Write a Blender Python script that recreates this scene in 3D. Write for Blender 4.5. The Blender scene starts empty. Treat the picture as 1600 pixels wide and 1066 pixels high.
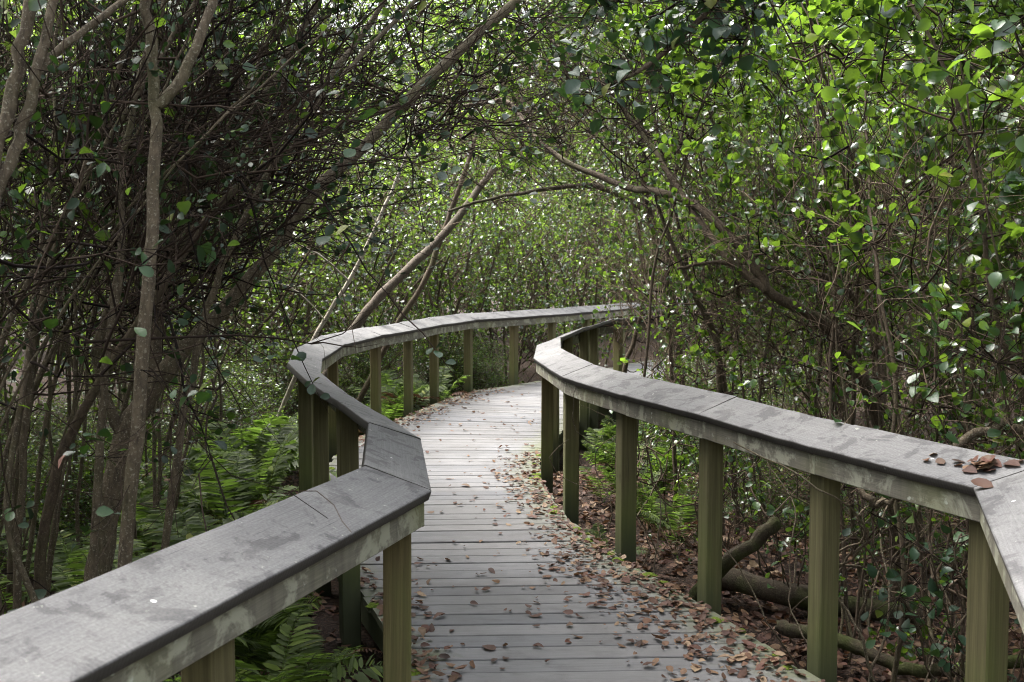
import bpy, math, random
import numpy as np
from mathutils import Vector, Matrix

rng = np.random.default_rng(11)
random.seed(11)
sc = bpy.context.scene
COL = sc.collection
R = math.radians

# ------------------------------------------------------------------ camera
cam_d = bpy.data.cameras.new('camera'); cam = bpy.data.objects.new('camera', cam_d)
COL.objects.link(cam); sc.camera = cam
cam.location = (0, 0, 1.75)
cam.rotation_euler = (R(90 - 4.218), 0, 0)
cam_d.sensor_width = 36; cam_d.lens = 36
cam_d.clip_start = 0.05; cam_d.clip_end = 800
cam_d.dof.use_dof = True; cam_d.dof.focus_distance = 5.2; cam_d.dof.aperture_fstop = 6.3

# ------------------------------------------------------------------ sky and sun
SUN_EL, SUN_AZ = R(60), R(-58)         # azimuth clockwise from +Y
w = bpy.data.worlds.new('World'); sc.world = w; w.use_nodes = True
nt = w.node_tree; nt.nodes.clear()
sky = nt.nodes.new('ShaderNodeTexSky'); sky.sky_type = 'NISHITA'; sky.sun_disc = False
sky.sun_elevation = SUN_EL; sky.sun_rotation = SUN_AZ
sky.air_density = 1.0; sky.dust_density = 4.0; sky.ozone_density = 1.0
hs = nt.nodes.new('ShaderNodeHueSaturation'); hs.inputs['Saturation'].default_value = 0.26
bg = nt.nodes.new('ShaderNodeBackground'); bg.inputs['Strength'].default_value = 0.085
wo = nt.nodes.new('ShaderNodeOutputWorld')
nt.links.new(sky.outputs[0], hs.inputs['Color']); nt.links.new(hs.outputs[0], bg.inputs['Color'])
nt.links.new(bg.outputs[0], wo.inputs['Surface'])
sun_d = bpy.data.lights.new('sun', 'SUN'); sun = bpy.data.objects.new('sun', sun_d); COL.objects.link(sun)
sun_d.energy = 1.5; sun_d.angle = R(40); sun_d.color = (1.0, 0.96, 0.9)
sdir = Vector((math.sin(SUN_AZ) * math.cos(SUN_EL), math.cos(SUN_AZ) * math.cos(SUN_EL), math.sin(SUN_EL)))
sun.rotation_euler = sdir.to_track_quat('Z', 'Y').to_euler()
sun.location = sdir * 40
sc.view_settings.view_transform = 'Standard'; sc.view_settings.look = 'None'
sc.view_settings.exposure = 3.48; sc.view_settings.gamma = 1.0
sc.view_settings.use_curve_mapping = False
sc.render.engine = 'CYCLES'
sc.cycles.pixel_filter_type = 'BLACKMAN_HARRIS'; sc.cycles.filter_width = 1.05
sc.cycles.max_bounces = 3; sc.cycles.diffuse_bounces = 1; sc.cycles.glossy_bounces = 1
sc.cycles.transmission_bounces = 4; sc.cycles.transparent_max_bounces = 4
sc.cycles.use_denoising = True; sc.cycles.denoiser = 'OPENIMAGEDENOISE'; sc.cycles.denoising_input_passes = 'RGB_ALBEDO_NORMAL'; sc.cycles.denoising_prefilter = 'ACCURATE'
sc.cycles.sample_clamp_indirect = 6
sc.cycles.caustics_reflective = False; sc.cycles.caustics_refractive = False

# ------------------------------------------------------------------ node helpers
class NT:
    def __init__(s, name):
        s.m = bpy.data.materials.new(name); s.m.use_nodes = True
        s.t = s.m.node_tree; s.t.nodes.clear()
        s.out = s.t.nodes.new('ShaderNodeOutputMaterial')
    def n(s, typ, **k):
        nd = s.t.nodes.new('ShaderNode' + typ)
        for a, v in k.items():
            if a.startswith('i_'):
                key = a[2:]
                key = int(key) if key.isdigit() else key.replace('_', ' ')
                s.set(nd.inputs[key], v)
            else: setattr(nd, a, v)
        return nd
    def set(s, inp, v):
        if isinstance(v, bpy.types.NodeSocket): s.t.links.new(v, inp)
        elif isinstance(v, tuple) and len(v) == 3 and inp.type == 'RGBA': inp.default_value = (*v, 1)
        else: inp.default_value = v
    def noise(s, vec, scale, detail=4, rough=.55, dist=0):
        return s.n('TexNoise', i_Vector=vec, i_Scale=scale, i_Detail=detail, i_Roughness=rough, i_Distortion=dist).outputs['Fac']
    def ramp(s, fac, *stops):
        nd = s.t.nodes.new('ShaderNodeValToRGB'); s.set(nd.inputs[0], fac)
        e = nd.color_ramp.elements
        while len(e) < len(stops): e.new(0.5)
        for q, (p, c) in zip(e, stops):
            q.position = p; q.color = (*c, 1) if isinstance(c, tuple) else (c, c, c, 1)
        return nd.outputs[0]
    def mix(s, fac, a, b, mode='MIX'):
        nd = s.t.nodes.new('ShaderNodeMix'); nd.data_type = 'RGBA'; nd.blend_type = mode
        s.set(nd.inputs[0], fac); s.set(nd.inputs[6], a); s.set(nd.inputs[7], b)
        return nd.outputs[2]
    def math(s, op, a, b=0.0, clamp=False):
        nd = s.t.nodes.new('ShaderNodeMath'); nd.operation = op; nd.use_clamp = clamp
        s.set(nd.inputs[0], a); s.set(nd.inputs[1], b); return nd.outputs[0]
    def mapped(s, vec, scale, loc=(0, 0, 0)):
        nd = s.n('Mapping', i_Vector=vec); nd.inputs['Scale'].default_value = scale
        s.set(nd.inputs['Location'], loc); return nd.outputs[0]
    def bump(s, h, strength, dist=.01):
        return s.n('Bump', i_Height=h, i_Strength=strength, i_Distance=dist).outputs[0]
    def princ(s, col, rough, normal=None, spec=.4):
        p = s.n('BsdfPrincipled'); s.set(p.inputs['Base Color'], col); s.set(p.inputs['Roughness'], rough)
        p.inputs['Specular IOR Level'].default_value = spec
        if normal is not None: s.set(p.inputs['Normal'], normal)
        return p.outputs[0]
    def done(s, sh):
        s.t.links.new(sh, s.out.inputs['Surface']); return s.m
    def uv(s): return s.n('UVMap').outputs[0]
    def orand(s): return s.n('ObjectInfo').outputs['Random']
    def offset_by_random(s, vec, k=37.0):
        r = s.orand(); c = s.n('CombineXYZ'); s.set(c.inputs[0], s.math('MULTIPLY', r, k)); s.set(c.inputs[1], s.math('MULTIPLY', r, k * .61))
        v = s.n('VectorMath', operation='ADD'); s.set(v.inputs[0], vec); s.set(v.inputs[1], c.outputs[0]); return v.outputs[0]

def wood_grain(m, uv, lo, hi, fine=90, stretch=2.0, swap=False):
    sx = (fine, stretch, 1) if swap else (stretch, fine, 1)
    a = m.noise(m.mapped(uv, sx), 1.0, 6, .65, .5)
    b = m.noise(m.mapped(uv, tuple(v * 3.1 for v in sx)), 1.0, 5, .7, .3)
    g = m.math('ADD', m.math('MULTIPLY', a, .5), m.math('MULTIPLY', b, .5))
    col = m.ramp(g, (.33, lo), (.67, hi))
    ck = m.noise(m.mapped(uv, tuple(v * 1.6 for v in sx)), 1.0, 3, .5, .2)          # drying checks
    return m.mix(m.ramp(ck, (.27, .75), (.33, 0.0)), col, tuple(c * .3 for c in lo)), g

def mat_cap():
    m = NT('weathered_cap_wood'); uv = m.offset_by_random(m.uv())
    col, g = wood_grain(m, uv, (.082, .080, .082), (.140, .137, .138), 120, 2.4)
    bl = m.noise(uv, 6.5, 6, .68, .6)
    col = m.mix(m.ramp(bl, (.53, 0.0), (.58, .7)), col, (.05, .048, .05))
    pale = m.noise(uv, 2.3, 5, .65)
    col = m.mix(m.ramp(pale, (.48, 0.0), (.72, .5)), col, (.205, .2, .194))
    mt = m.noise(uv, 130, 3, .6)
    col = m.mix(.42, col, m.ramp(mt, (.3, .5), (.7, 1.4)), 'MULTIPLY')
    st = m.noise(uv, 17, 6, .7, .4)
    col = m.mix(m.ramp(st, (.56, 0.0), (.66, .5)), col, (.045, .043, .044))
    saw = m.n('TexWave', wave_type='BANDS', bands_direction='X', i_Vector=m.mapped(uv, (1, .35, 1)), i_Scale=24.0, i_Distortion=5.0, i_Detail=3.0, i_Detail_Scale=1.0).outputs['Fac']
    col = m.mix(m.ramp(m.noise(uv, 3.1, 4), (.52, 0.0), (.7, .16)), col, m.ramp(saw, (.3, .45), (.7, 1.0)), 'MULTIPLY')
    lich = m.noise(uv, 31, 4, .6, .3)
    col = m.mix(m.ramp(lich, (.68, 0.0), (.72, .6)), col, (.36, .37, .32))
    speck = m.n('TexVoronoi', i_Vector=uv, i_Scale=9.0)
    sel = m.math('GREATER_THAN', m.n('SeparateColor', i_Color=speck.outputs['Color']).outputs[0], .80)
    dot = m.math('MULTIPLY', m.ramp(m.math('ADD', speck.outputs['Distance'], m.math('MULTIPLY', m.noise(uv, 60), .08)), (.085, 1.0), (.105, 0.0)), sel)
    col = m.mix(m.math('MULTIPLY', dot, .85), col, (.66, .66, .63))
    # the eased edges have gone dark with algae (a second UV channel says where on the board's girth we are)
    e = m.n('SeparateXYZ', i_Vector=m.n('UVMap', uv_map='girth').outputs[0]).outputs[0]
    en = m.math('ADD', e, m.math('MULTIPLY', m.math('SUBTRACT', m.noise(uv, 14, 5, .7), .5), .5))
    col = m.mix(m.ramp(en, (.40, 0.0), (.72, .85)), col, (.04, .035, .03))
    h = m.math('ADD', m.math('MULTIPLY', g, 1.0), m.math('MULTIPLY', saw, .25))
    return m.done(m.princ(col, .82, m.bump(h, .35, .004), .3))

def mat_apron():
    m = NT('lichen_spotted_fascia_wood'); uv = m.offset_by_random(m.uv())
    col, g = wood_grain(m, uv, (.09, .083, .066), (.2, .186, .15), 110, 3.0)
    st = m.noise(m.mapped(uv, (22, 2.5, 1)), 1.0, 4, .6)                  # rain streaks
    col = m.mix(m.ramp(st, (.45, 0.0), (.7, .55)), col, (.055, .05, .042))
    li = m.noise(uv, 7, 6, .68, .5)
    col = m.mix(m.ramp(li, (.50, 0.0), (.58, .75)), col, (.33, .33, .26))
    l2 = m.noise(uv, 19, 4, .6, .2)
    col = m.mix(m.ramp(l2, (.64, 0.0), (.70, .8)), col, (.46, .48, .42))
    gr = m.noise(uv, 2.1, 3, .5)
    col = m.mix(m.ramp(gr, (.5, 0.0), (.75, .5)), col, (.16, .17, .06))
    return m.done(m.princ(col, .85, m.bump(g, .35, .004), .3))

def mat_post():
    m = NT('green_stained_post_wood'); uv = m.offset_by_random(m.uv())
    gcol, g0 = wood_grain(m, uv, (.066, .058, .026), (.155, .138, .068), 85, 1.6, True)
    wv = m.n('TexWave', wave_type='BANDS', bands_direction='X', i_Vector=m.mapped(uv, (1, .09, 1)), i_Scale=9.0, i_Distortion=6.0, i_Detail=3.0, i_Detail_Scale=1.2).outputs['Fac']
    f = g0
    col = m.mix(m.ramp(wv, (.35, .0), (.6, .35)), gcol, (.062, .052, .024))
    kn = m.n('TexVoronoi', i_Vector=m.mapped(uv, (6, 2.2, 1)), i_Scale=1.0).outputs['Distance']
    col = m.mix(m.ramp(kn, (.04, .8), (.10, 0.0)), col, (.035, .022, .012))
    col = m.mix(m.ramp(m.orand(), (.3, 0.0), (1.0, .6)), col, m.mix(1.0, col, (1.05, .82, .7), 'MULTIPLY'))
    col = m.mix(1.0, col, (.95, .97, .98), 'MULTIPLY')
    al = m.noise(m.mapped(uv, (5, 1.2, 1)), 1.0, 4, .6)
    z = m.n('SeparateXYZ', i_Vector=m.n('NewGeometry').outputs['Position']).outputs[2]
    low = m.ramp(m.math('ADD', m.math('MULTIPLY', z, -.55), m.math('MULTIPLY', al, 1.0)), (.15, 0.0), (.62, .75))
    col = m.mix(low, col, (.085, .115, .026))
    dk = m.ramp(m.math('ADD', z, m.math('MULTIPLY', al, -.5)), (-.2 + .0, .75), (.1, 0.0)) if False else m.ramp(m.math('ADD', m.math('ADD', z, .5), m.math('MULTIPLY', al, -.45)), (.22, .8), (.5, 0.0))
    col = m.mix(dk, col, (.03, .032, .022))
    return m.done(m.princ(col, .8, m.bump(f, .25, .004), .3))

def mat_plank():
    m = NT('weathered_deck_wood'); raw = m.uv(); uv = m.offset_by_random(raw)
    col, g = wood_grain(m, uv, (.084, .084, .089), (.165, .163, .167), 130, 2.2)
    r = m.orand()
    col = m.mix(m.ramp(r, (0.0, .45), (.35, 0.0), (.8, 0.0), (1.0, .0)), col, (.05, .052, .062))
    col = m.mix(m.ramp(r, (.55, 0.0), (1.0, .4)), col, (.175, .168, .165))
    st = m.noise(m.mapped(uv, (4.5, 9, 1)), 1.0, 5, .65, .4)
    col = m.mix(m.ramp(st, (.5, 0.0), (.68, .5)), col, (.055, .053, .056))
    # green film and rot creeping in from the plank ends ("ends" channel: metres from the nearest end)
    e = m.n('SeparateXYZ', i_Vector=m.n('UVMap', uv_map='ends').outputs[0]).outputs[0]
    en = m.math('ADD', e, m.math('MULTIPLY', m.math('SUBTRACT', m.noise(uv, 6, 5, .65), .5), .8))
    col = m.mix(m.ramp(en, (.05, .75), (.32, 0.0)), col, (.085, .092, .045))
    mo = m.noise(uv, 16, 4, .6)
    wk = m.noise(m.mapped(m.n('NewGeometry').outputs['Position'], (1.1, .8, 1)), 1.0, 4, .6)
    col = m.mix(m.ramp(wk, (.42, .45), (.62, 0.0)), col, (.075, .07, .066))
    col = m.mix(m.math('MULTIPLY', m.ramp(en, (.0, 1.0), (.16, 0.0)), m.ramp(mo, (.55, 0.0), (.65, .8))), col, (.07, .095, .02))
    return m.done(m.princ(col, .78, m.bump(m.math('ADD', g, m.math('MULTIPLY', st, .4)), .4, .004), .35))

def mat_bark(name, a, b, lichen, amt, green=(.08, .1, .03), gamt=.3):
    m = NT(name); tc = m.n('TexCoord').outputs['Object']
    g = m.noise(m.mapped(tc, (55, 55, 16)), 1.0, 6, .7, .8)
    col = m.ramp(g, (.3, a), (.7, b))
    li = m.noise(tc, 105, 4, .7)
    col = m.mix(m.ramp(li, (.56, 0.0), (.64, amt)), col, lichen)
    gr = m.noise(tc, 3.2, 4, .6)
    col = m.mix(m.ramp(gr, (.48, 0.0), (.68, gamt)), col, green)
    return m.done(m.princ(col, .88, m.bump(m.math('ADD', g, li), .6, .012), .25))

def mat_twig(name, a, b):
    m = NT(name); r = m.n('NewGeometry').outputs['Random Per Island']
    return m.done(m.princ(m.ramp(r, (0, a), (1, b)), .9, None, .08))

def leaf_shader(m, col, trans, rough, fac, spec=.5, nrm=None):
    p = m.princ(col, rough, nrm, spec)
    t = m.n('BsdfTranslucent'); m.set(t.inputs[0], trans)
    mx = m.n('MixShader'); m.set(mx.inputs[0], fac)
    m.t.links.new(p, mx.inputs[1]); m.t.links.new(t.outputs[0], mx.inputs[2])
    return mx.outputs[0]

def mat_leaf(name, dark, mid, light, trans, rough=.34, fac=.32, island=True):
    m = NT(name)
    r = m.n('NewGeometry').outputs['Random Per Island'] if island else m.orand()
    r2 = m.math('FRACT', m.math('ADD', m.math('MULTIPLY', r, 7.31), m.orand()))
    col = m.ramp(r2, (0, dark), (.4, dark), (.75, mid), (.95, light), (1.0, (.20, .20, .04)))
    nz = m.noise(m.n('TexCoord').outputs['Object'], 40, 3, .6)
    col = m.mix(m.ramp(nz, (.35, 0.0), (.8, .4)), col, tuple(c * .6 for c in dark))
    tr = m.ramp(r2, (0, tuple(c * .3 for c in trans)), (.5, tuple(c * .45 for c in trans)), (.85, trans))
    ro = m.ramp(m.math('FRACT', m.math('MULTIPLY', r, 13.7)), (0, rough), (1, rough + .22))
    bp = m.bump(m.noise(m.n('TexCoord').outputs['Object'], 55, 3, .6), .25, .004)
    return m.done(leaf_shader(m, col, tr, ro, fac, .75 if rough < .25 else .45, bp))

def mat_dead(name, cols, rough=.7):
    m = NT(name); r = m.n('NewGeometry').outputs['Random Per Island']
    r2 = m.math('FRACT', m.math('ADD', m.math('MULTIPLY', r, 5.17), m.orand()))
    st = [(i / (len(cols) - 1), c) for i, c in enumerate(cols)]
    col = m.ramp(r2, *st)
    nz = m.noise(m.n('TexCoord').outputs['Object'], 60, 3, .6)
    col = m.mix(m.ramp(nz, (.4, 0.0), (.75, .5)), col, (.05, .03, .02))
    return m.done(leaf_shader(m, col, (.2, .1, .05), rough, .12, .3))

def mat_ground():
    m = NT('leaf_mould_ground'); p = m.n('NewGeometry').outputs['Position']
    a = m.noise(p, 9, 6, .7, .4); b = m.noise(p, 45, 4, .65)
    col = m.ramp(a, (.3, (.012, .008, .006)), (.55, (.03, .019, .014)), (.8, (.055, .036, .026)))
    col = m.mix(m.ramp(b, (.5, 0.0), (.68, .7)), col, (.11, .065, .045))
    return m.done(m.princ(col, .9, m.bump(m.math('ADD', a, b), .9, .04), .2))

def mat_moss():
    m = NT('moss_green'); p = m.n('NewGeometry').outputs['Position']
    a = m.noise(p, 60, 4, .7)
    col = m.ramp(a, (.3, (.03, .05, .008)), (.7, (.13, .17, .025)))
    return m.done(m.princ(col, .95, m.bump(a, .8, .01), .1))

M = dict(cap=mat_cap(), apron=mat_apron(), post=mat_post(), plank=mat_plank(), ground=mat_ground(), moss=mat_moss(),
    bark=mat_bark('speckled_grey_brown_bark', (.04, .03, .021), (.15, .117, .08), (.29, .26, .2), .75, (.06, .065, .022), .4),
    bark_dark=mat_bark('dark_brown_bark', (.03, .021, .014), (.10, .073, .05), (.18, .16, .12), .45),
    bark_big=mat_bark('furrowed_grey_bark', (.03, .023, .017), (.14, .112, .088), (.22, .20, .165), .45, (.07, .07, .035), .35),
    bark_pale=mat_bark('bleached_dead_wood', (.20, .17, .13), (.40, .36, .30), (.45, .43, .38), .4),
    bark_moss=mat_bark('mossy_bark', (.018, .013, .009), (.06, .045, .03), (.13, .13, .08), .4, (.045, .06, .012), .85),
    twig=mat_twig('dark_twig_bark', (.008, .0055, .005), (.058, .041, .031)),
    twig_grey=mat_twig('grey_brown_twig_bark', (.025, .017, .013), (.17, .128, .095)),
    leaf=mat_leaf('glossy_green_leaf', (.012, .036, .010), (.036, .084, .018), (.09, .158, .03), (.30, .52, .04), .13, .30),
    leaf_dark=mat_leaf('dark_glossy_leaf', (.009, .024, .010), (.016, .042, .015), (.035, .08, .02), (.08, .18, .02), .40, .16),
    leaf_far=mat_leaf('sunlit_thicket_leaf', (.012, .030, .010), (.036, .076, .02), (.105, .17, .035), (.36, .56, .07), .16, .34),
    leaf_one=mat_leaf('single_glossy_leaf', (.018, .048, .015), (.04, .095, .02), (.085, .165, .03), (.28, .48, .05), .22, .3, False),
    leaf_one_dark=mat_leaf('single_dark_leaf', (.014, .038, .018), (.024, .062, .026), (.045, .10, .03), (.08, .18, .03), .32, .18, False),
    fern=mat_leaf('fern_green', (.036, .058, .009), (.07, .108, .015), (.125, .17, .025), (.26, .44, .06), .55, .35),
    dead=mat_dead('brown_fallen_leaf', [(.018, .010, .008), (.08, .037, .024), (.16, .093, .052), (.034, .017, .013), (.10, .047, .029), (.24, .17, .105), (.05, .024, .019), (.09, .035, .023), (.04, .02, .015)]),
    dead_pink=mat_dead('withered_pinkish_leaf', [(.20, .10, .085), (.13, .06, .05), (.28, .16, .13)]))

# ------------------------------------------------------------------ mesh helpers
def new_mesh(name, V, F, mats, mi=None, uv=None, uv2=None, smooth=True):
    """V (n,3); F list of index tuples/arrays; uv per-loop flat arrays"""
    me = bpy.data.meshes.new(name)
    V = np.asarray(V, np.float32)
    lens = np.array([len(f) for f in F], np.int32)
    loops = np.concatenate([np.asarray(f, np.int32) for f in F]) if len(F) else np.zeros(0, np.int32)
    me.vertices.add(len(V)); me.vertices.foreach_set('co', V.ravel())
    me.loops.add(len(loops)); me.loops.foreach_set('vertex_index', loops)
    me.polygons.add(len(F))
    starts = np.concatenate([[0], np.cumsum(lens)[:-1]]).astype(np.int32)
    me.polygons.foreach_set('loop_start', starts)
    if mi is not None: me.polygons.foreach_set('material_index', np.asarray(mi, np.int32))
    me.polygons.foreach_set('use_smooth', np.full(len(F), smooth, bool))
    for nm, u in (('UVMap', uv), (uv2[0] if uv2 else None, uv2[1] if uv2 else None)):
        if u is not None:
            l = me.uv_layers.new(name=nm); l.data.foreach_set('uv', np.asarray(u, np.float32).ravel())
    for m in mats: me.materials.append(M[m])
    me.update(calc_edges=True); me.validate()
    return me

def link(name, me, parent=None, loc=None, rot=None, scale=None):
    o = bpy.data.objects.new(name, me); COL.objects.link(o)
    if parent is not None: o.parent = parent
    if loc is not None: o.location = loc
    if rot is not None: o.rotation_euler = rot
    if scale is not None: o.scale = scale if hasattr(scale, '__len__') else (scale,) * 3
    return o

def tag(o, label=None, cat=None, group=None, kind=None):
    if label: o['label'] = label
    if cat: o['category'] = cat
    if group: o['group'] = group
    if kind: o['kind'] = kind
    return o

def thing(name, label, cat, loc=(0, 0, 0), rz=0, group=None):
    o = bpy.data.objects.new(name, None); COL.objects.link(o)
    o.empty_display_size = .1
    o.location = loc; o.rotation_euler = (0, 0, rz)
    return tag(o, label, cat, group)

class Geo:
    """collects tubes and leaves, all in numpy"""
    def __init__(s): s.V = []; s.F = []; s.M = []; s.n = 0
    def add(s, V, F, mi=0):
        s.V.append(np.asarray(V, float)); s.F += [tuple(np.asarray(f) + s.n) for f in F]
        s.M += [mi] * len(F); s.n += len(V)
    def tube(s, P, r, sides=5, mi=0, cap=True, rough=0.0, seed=0):
        P = np.asarray(P, float); n = len(P)
        r = np.broadcast_to(np.asarray(r, float), (n,))
        T = np.gradient(P, axis=0); T /= np.linalg.norm(T, axis=1)[:, None] + 1e-9
        ref = np.array([0.31, .83, .46]) if abs(T[0] @ np.array([0.31, .83, .46])) < .9 else np.array([1., 0, 0])
        A = np.cross(T, ref); A /= np.linalg.norm(A, axis=1)[:, None] + 1e-9
        B = np.cross(T, A)
        a = np.arange(sides) * 2 * math.pi / sides
        rr = np.repeat(r[:, None], sides, 1)
        if rough:
            g = np.random.default_rng(seed); rr = rr * (1 + g.normal(0, rough, rr.shape))
        V = P[:, None] + rr[..., None] * (np.cos(a)[None, :, None] * A[:, None] + np.sin(a)[None, :, None] * B[:, None])
        V = V.reshape(-1, 3); F = []
        for i in range(n - 1):
            for k in range(sides):
                k2 = (k + 1) % sides
                F.append((i * sides + k, i * sides + k2, (i + 1) * sides + k2, (i + 1) * sides + k))
        if cap:
            F.append(tuple(range(sides - 1, -1, -1))); F.append(tuple((n - 1) * sides + k for k in range(sides)))
        s.add(V, F, mi)
    def leaves(s, O, Dr, N, size, shape, mi=1):
        """O,Dr,N (n,3), size (n,) ; shape=(verts, faces)"""
        LV, LF = shape
        O = np.asarray(O, float); Dr = np.asarray(Dr, float); N = np.asarray(N, float)
        Dr = Dr / (np.linalg.norm(Dr, axis=1)[:, None] + 1e-9)
        S = np.cross(Dr, N); S /= np.linalg.norm(S, axis=1)[:, None] + 1e-9
        N = np.cross(S, Dr)
        size = np.broadcast_to(np.asarray(size, float), (len(O),))
        V = O[:, None] + size[:, None, None] * (LV[None, :, 0:1] * S[:, None] + LV[None, :, 1:2] * Dr[:, None] + LV[None, :, 2:3] * N[:, None])
        k = len(LV)
        for i in range(len(O)):
            s.F += [tuple(np.array(f) + s.n + i * k) for f in LF]
        s.M += [mi] * (len(O) * len(LF))
        s.V.append(V.reshape(-1, 3)); s.n += len(O) * k
    def mesh(s, name, mats, smooth=True):
        return new_mesh(name, np.concatenate(s.V), s.F, mats, s.M, smooth=smooth)

# obovate leaf, base at origin, length 1 along y (with a short stalk)
def leaf_shape(width=.36, fold=.07, curl=.1, detail=True):
    if detail:
        V = np.array([(0, -.12, 0), (0, .0, 0), (0, .38, -.01), (0, .74, -.03), (0, 1.0, -curl),
                      (-width * .62, .27, fold * .6), (-width, .62, fold), (-width * .66, .90, fold * .6 - curl * .5),
                      (width * .62, .27, fold * .6), (width, .62, fold), (width * .66, .90, fold * .6 - curl * .5)])
        F = [(1, 2, 5), (2, 3, 6, 5), (3, 4, 7, 6), (1, 8, 2), (2, 8, 9, 3), (3, 9, 10, 4), (0, 1, 5), (0, 8, 1)]
        F = F[:6]
    else:
        V = np.array([(0, 0, 0), (0, .6, -.03), (0, 1, -curl), (-width, .58, fold), (width, .58, fold)])
        F = [(0, 1, 3), (1, 2, 3), (0, 4, 1), (1, 4, 2)]
    return V, F
LEAF = leaf_shape(); LEAF_B = leaf_shape(.41, .1, .16); LEAF_FAR = leaf_shape(.38, .08, .1, False)
def dead_shape(seed):
    g = np.random.default_rng(seed)
    V, F = leaf_shape(.30 + g.uniform(-.05, .06), 0, 0)
    V = V.copy(); V[:, 2] = g.uniform(-.25, .45) * np.abs(V[:, 0]) + .3 * (V[:, 1] - .45) ** 2 * g.uniform(-.6, 1.3) + g.normal(0, .022, len(V))
    V[:, 2] -= V[:, 2].min() - .01
    V[:, 1] -= .45
    return V, F

def unit(v): v = np.asarray(v, float); return v / (np.linalg.norm(v) + 1e-9)
def smooth_path(P, k=3, jitter=0, g=rng):
    P = np.asarray(P, float)
    for _ in range(k):
        Q = [P[0]]
        for a, b in zip(P[:-1], P[1:]): Q += [a * .75 + b * .25, a * .25 + b * .75]
        Q.append(P[-1]); P = np.array(Q)
        if len(P) > 40: break
    if jitter:
        nz = g.normal(0, jitter, P.shape); nz[0] = 0
        P = P + nz
    return P

# ------------------------------------------------------------------ twig sprays (shared mesh data), growing along +X, +Z up
def curve_twig(g, start, d, L, n=6, wander=.18, up=.1):
    P = [np.array(start, float)]; d = unit(d)
    for _ in range(n - 1):
        d = unit(d + g.normal(0, wander, 3) + np.array([0, 0, up * .3])); P.append(P[-1] + d * L / (n - 1))
    return np.array(P)

def add_leaves_on(geo, g, P, n, size, shape, start=.5, spread=.9, mi=1):
    t = np.sort(g.uniform(start, 1.0, n)) * (len(P) - 1)
    i = np.minimum(t.astype(int), len(P) - 2); f = (t - i)[:, None]
    O = P[i] * (1 - f) + P[i + 1] * f
    T = P[i + 1] - P[i]; T /= np.linalg.norm(T, axis=1)[:, None]
    side = np.where(np.arange(n) % 2 == 0, 1., -1.)[:, None]
    S = np.cross(T, [0, 0, 1.]); S /= np.linalg.norm(S, axis=1)[:, None] + 1e-6
    Dr = T * .55 + side * S * spread + g.normal(0, .35, (n, 3)) + np.array([0, 0, .25])
    N = np.array([0, 0, 1.]) + g.normal(0, .7, (n, 3))
    geo.leaves(O, Dr, N, g.uniform(.55, 1.2, n) * size, shape, mi)

def make_spray(seed, L=.55, subs=6, nleaf=5, size=.055, leaf='leaf', twig='twig', shape=LEAF, wander=.2):
    g = np.random.default_rng(seed); geo = Geo()
    A = curve_twig(g, (0, 0, 0), (1, 0, .15), L, 7, wander)
    geo.tube(A, np.linspace(.0042, .0018, 7), 4)
    if nleaf: add_leaves_on(geo, g, A, nleaf, size, shape, .45)
    for k in range(subs):
        i = g.integers(1, 6); s_ = (-1) ** k
        d = (A[i + 1] - A[i]) / np.linalg.norm(A[i + 1] - A[i]) + np.array([0, s_ * g.uniform(.5, 1.1), g.uniform(-.3, .7)])
        B = curve_twig(g, A[i], d, L * g.uniform(.35, .65), 5, wander)
        geo.tube(B, np.linspace(.003, .0013, 5), 3, cap=False)
        if nleaf: add_leaves_on(geo, g, B, nleaf, size, shape, .58)
    return geo.mesh('leafy_twig', [twig, leaf])

def make_bare(seed, n=9, L=1.15, leaf='leaf_dark', nleaf=4, twig='twig', spread=.5):
    """bundle of long thin, forking, nearly leafless twigs"""
    g = np.random.default_rng(seed); geo = Geo()
    for k in range(n):
        d = np.array([1, g.normal(0, spread), g.normal(.1, spread)])
        s0 = np.array([g.uniform(-.15, .25), g.normal(0, .05), g.normal(0, .05)])
        A = curve_twig(g, s0, d, L * g.uniform(.45, 1.15), 8, .25)
        r = .0022 + .0048 * g.random() ** 2
        geo.tube(A, np.linspace(r, .0012, 8), 4 if r > .0035 else 3, cap=False)
        for _ in range(g.integers(1, 4)):
            i = g.integers(2, 7)
            d2 = unit(A[i] - A[i - 1]) + g.normal(0, .5, 3)
            B = curve_twig(g, A[i], d2, L * g.uniform(.2, .55), 5, .22)
            geo.tube(B, np.linspace(r * .6, .0009, 5), 3, cap=False)
            if g.random() < .5 and nleaf: add_leaves_on(geo, g, B, nleaf, .052, LEAF, .6)
    return geo.mesh('twig_bundle', [twig, leaf])

SPRAY = dict(
    leafy=[make_spray(100 + i, .55, 5, 6 + i % 3, (.05, .07, .06, .078)[i % 4], 'leaf', 'twig', (LEAF, LEAF_B)[i % 2]) for i in range(8)],
    dense=[make_spray(140 + i, .5, 6, 8 + i % 3, (.055, .072, .064)[i % 3], 'leaf', 'twig', (LEAF_B, LEAF)[i % 2]) for i in range(6)],
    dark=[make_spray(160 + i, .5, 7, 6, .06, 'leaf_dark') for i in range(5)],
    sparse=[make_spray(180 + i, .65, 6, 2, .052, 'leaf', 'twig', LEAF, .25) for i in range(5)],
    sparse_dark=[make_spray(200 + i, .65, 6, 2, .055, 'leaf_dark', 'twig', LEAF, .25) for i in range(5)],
    bare=[make_bare(220 + i) for i in range(6)],
    bare_grey=[make_bare(240 + i, 9, 1.0, 'leaf', 4, 'twig_grey', .4) for i in range(5)],
    far=[make_spray(260 + i, .8, 9, 8, .068, 'leaf_far', 'twig_grey', LEAF_FAR) for i in range(6)])
LEAF_OBJ = dict(green=[], dark=[], pink=[])
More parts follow.
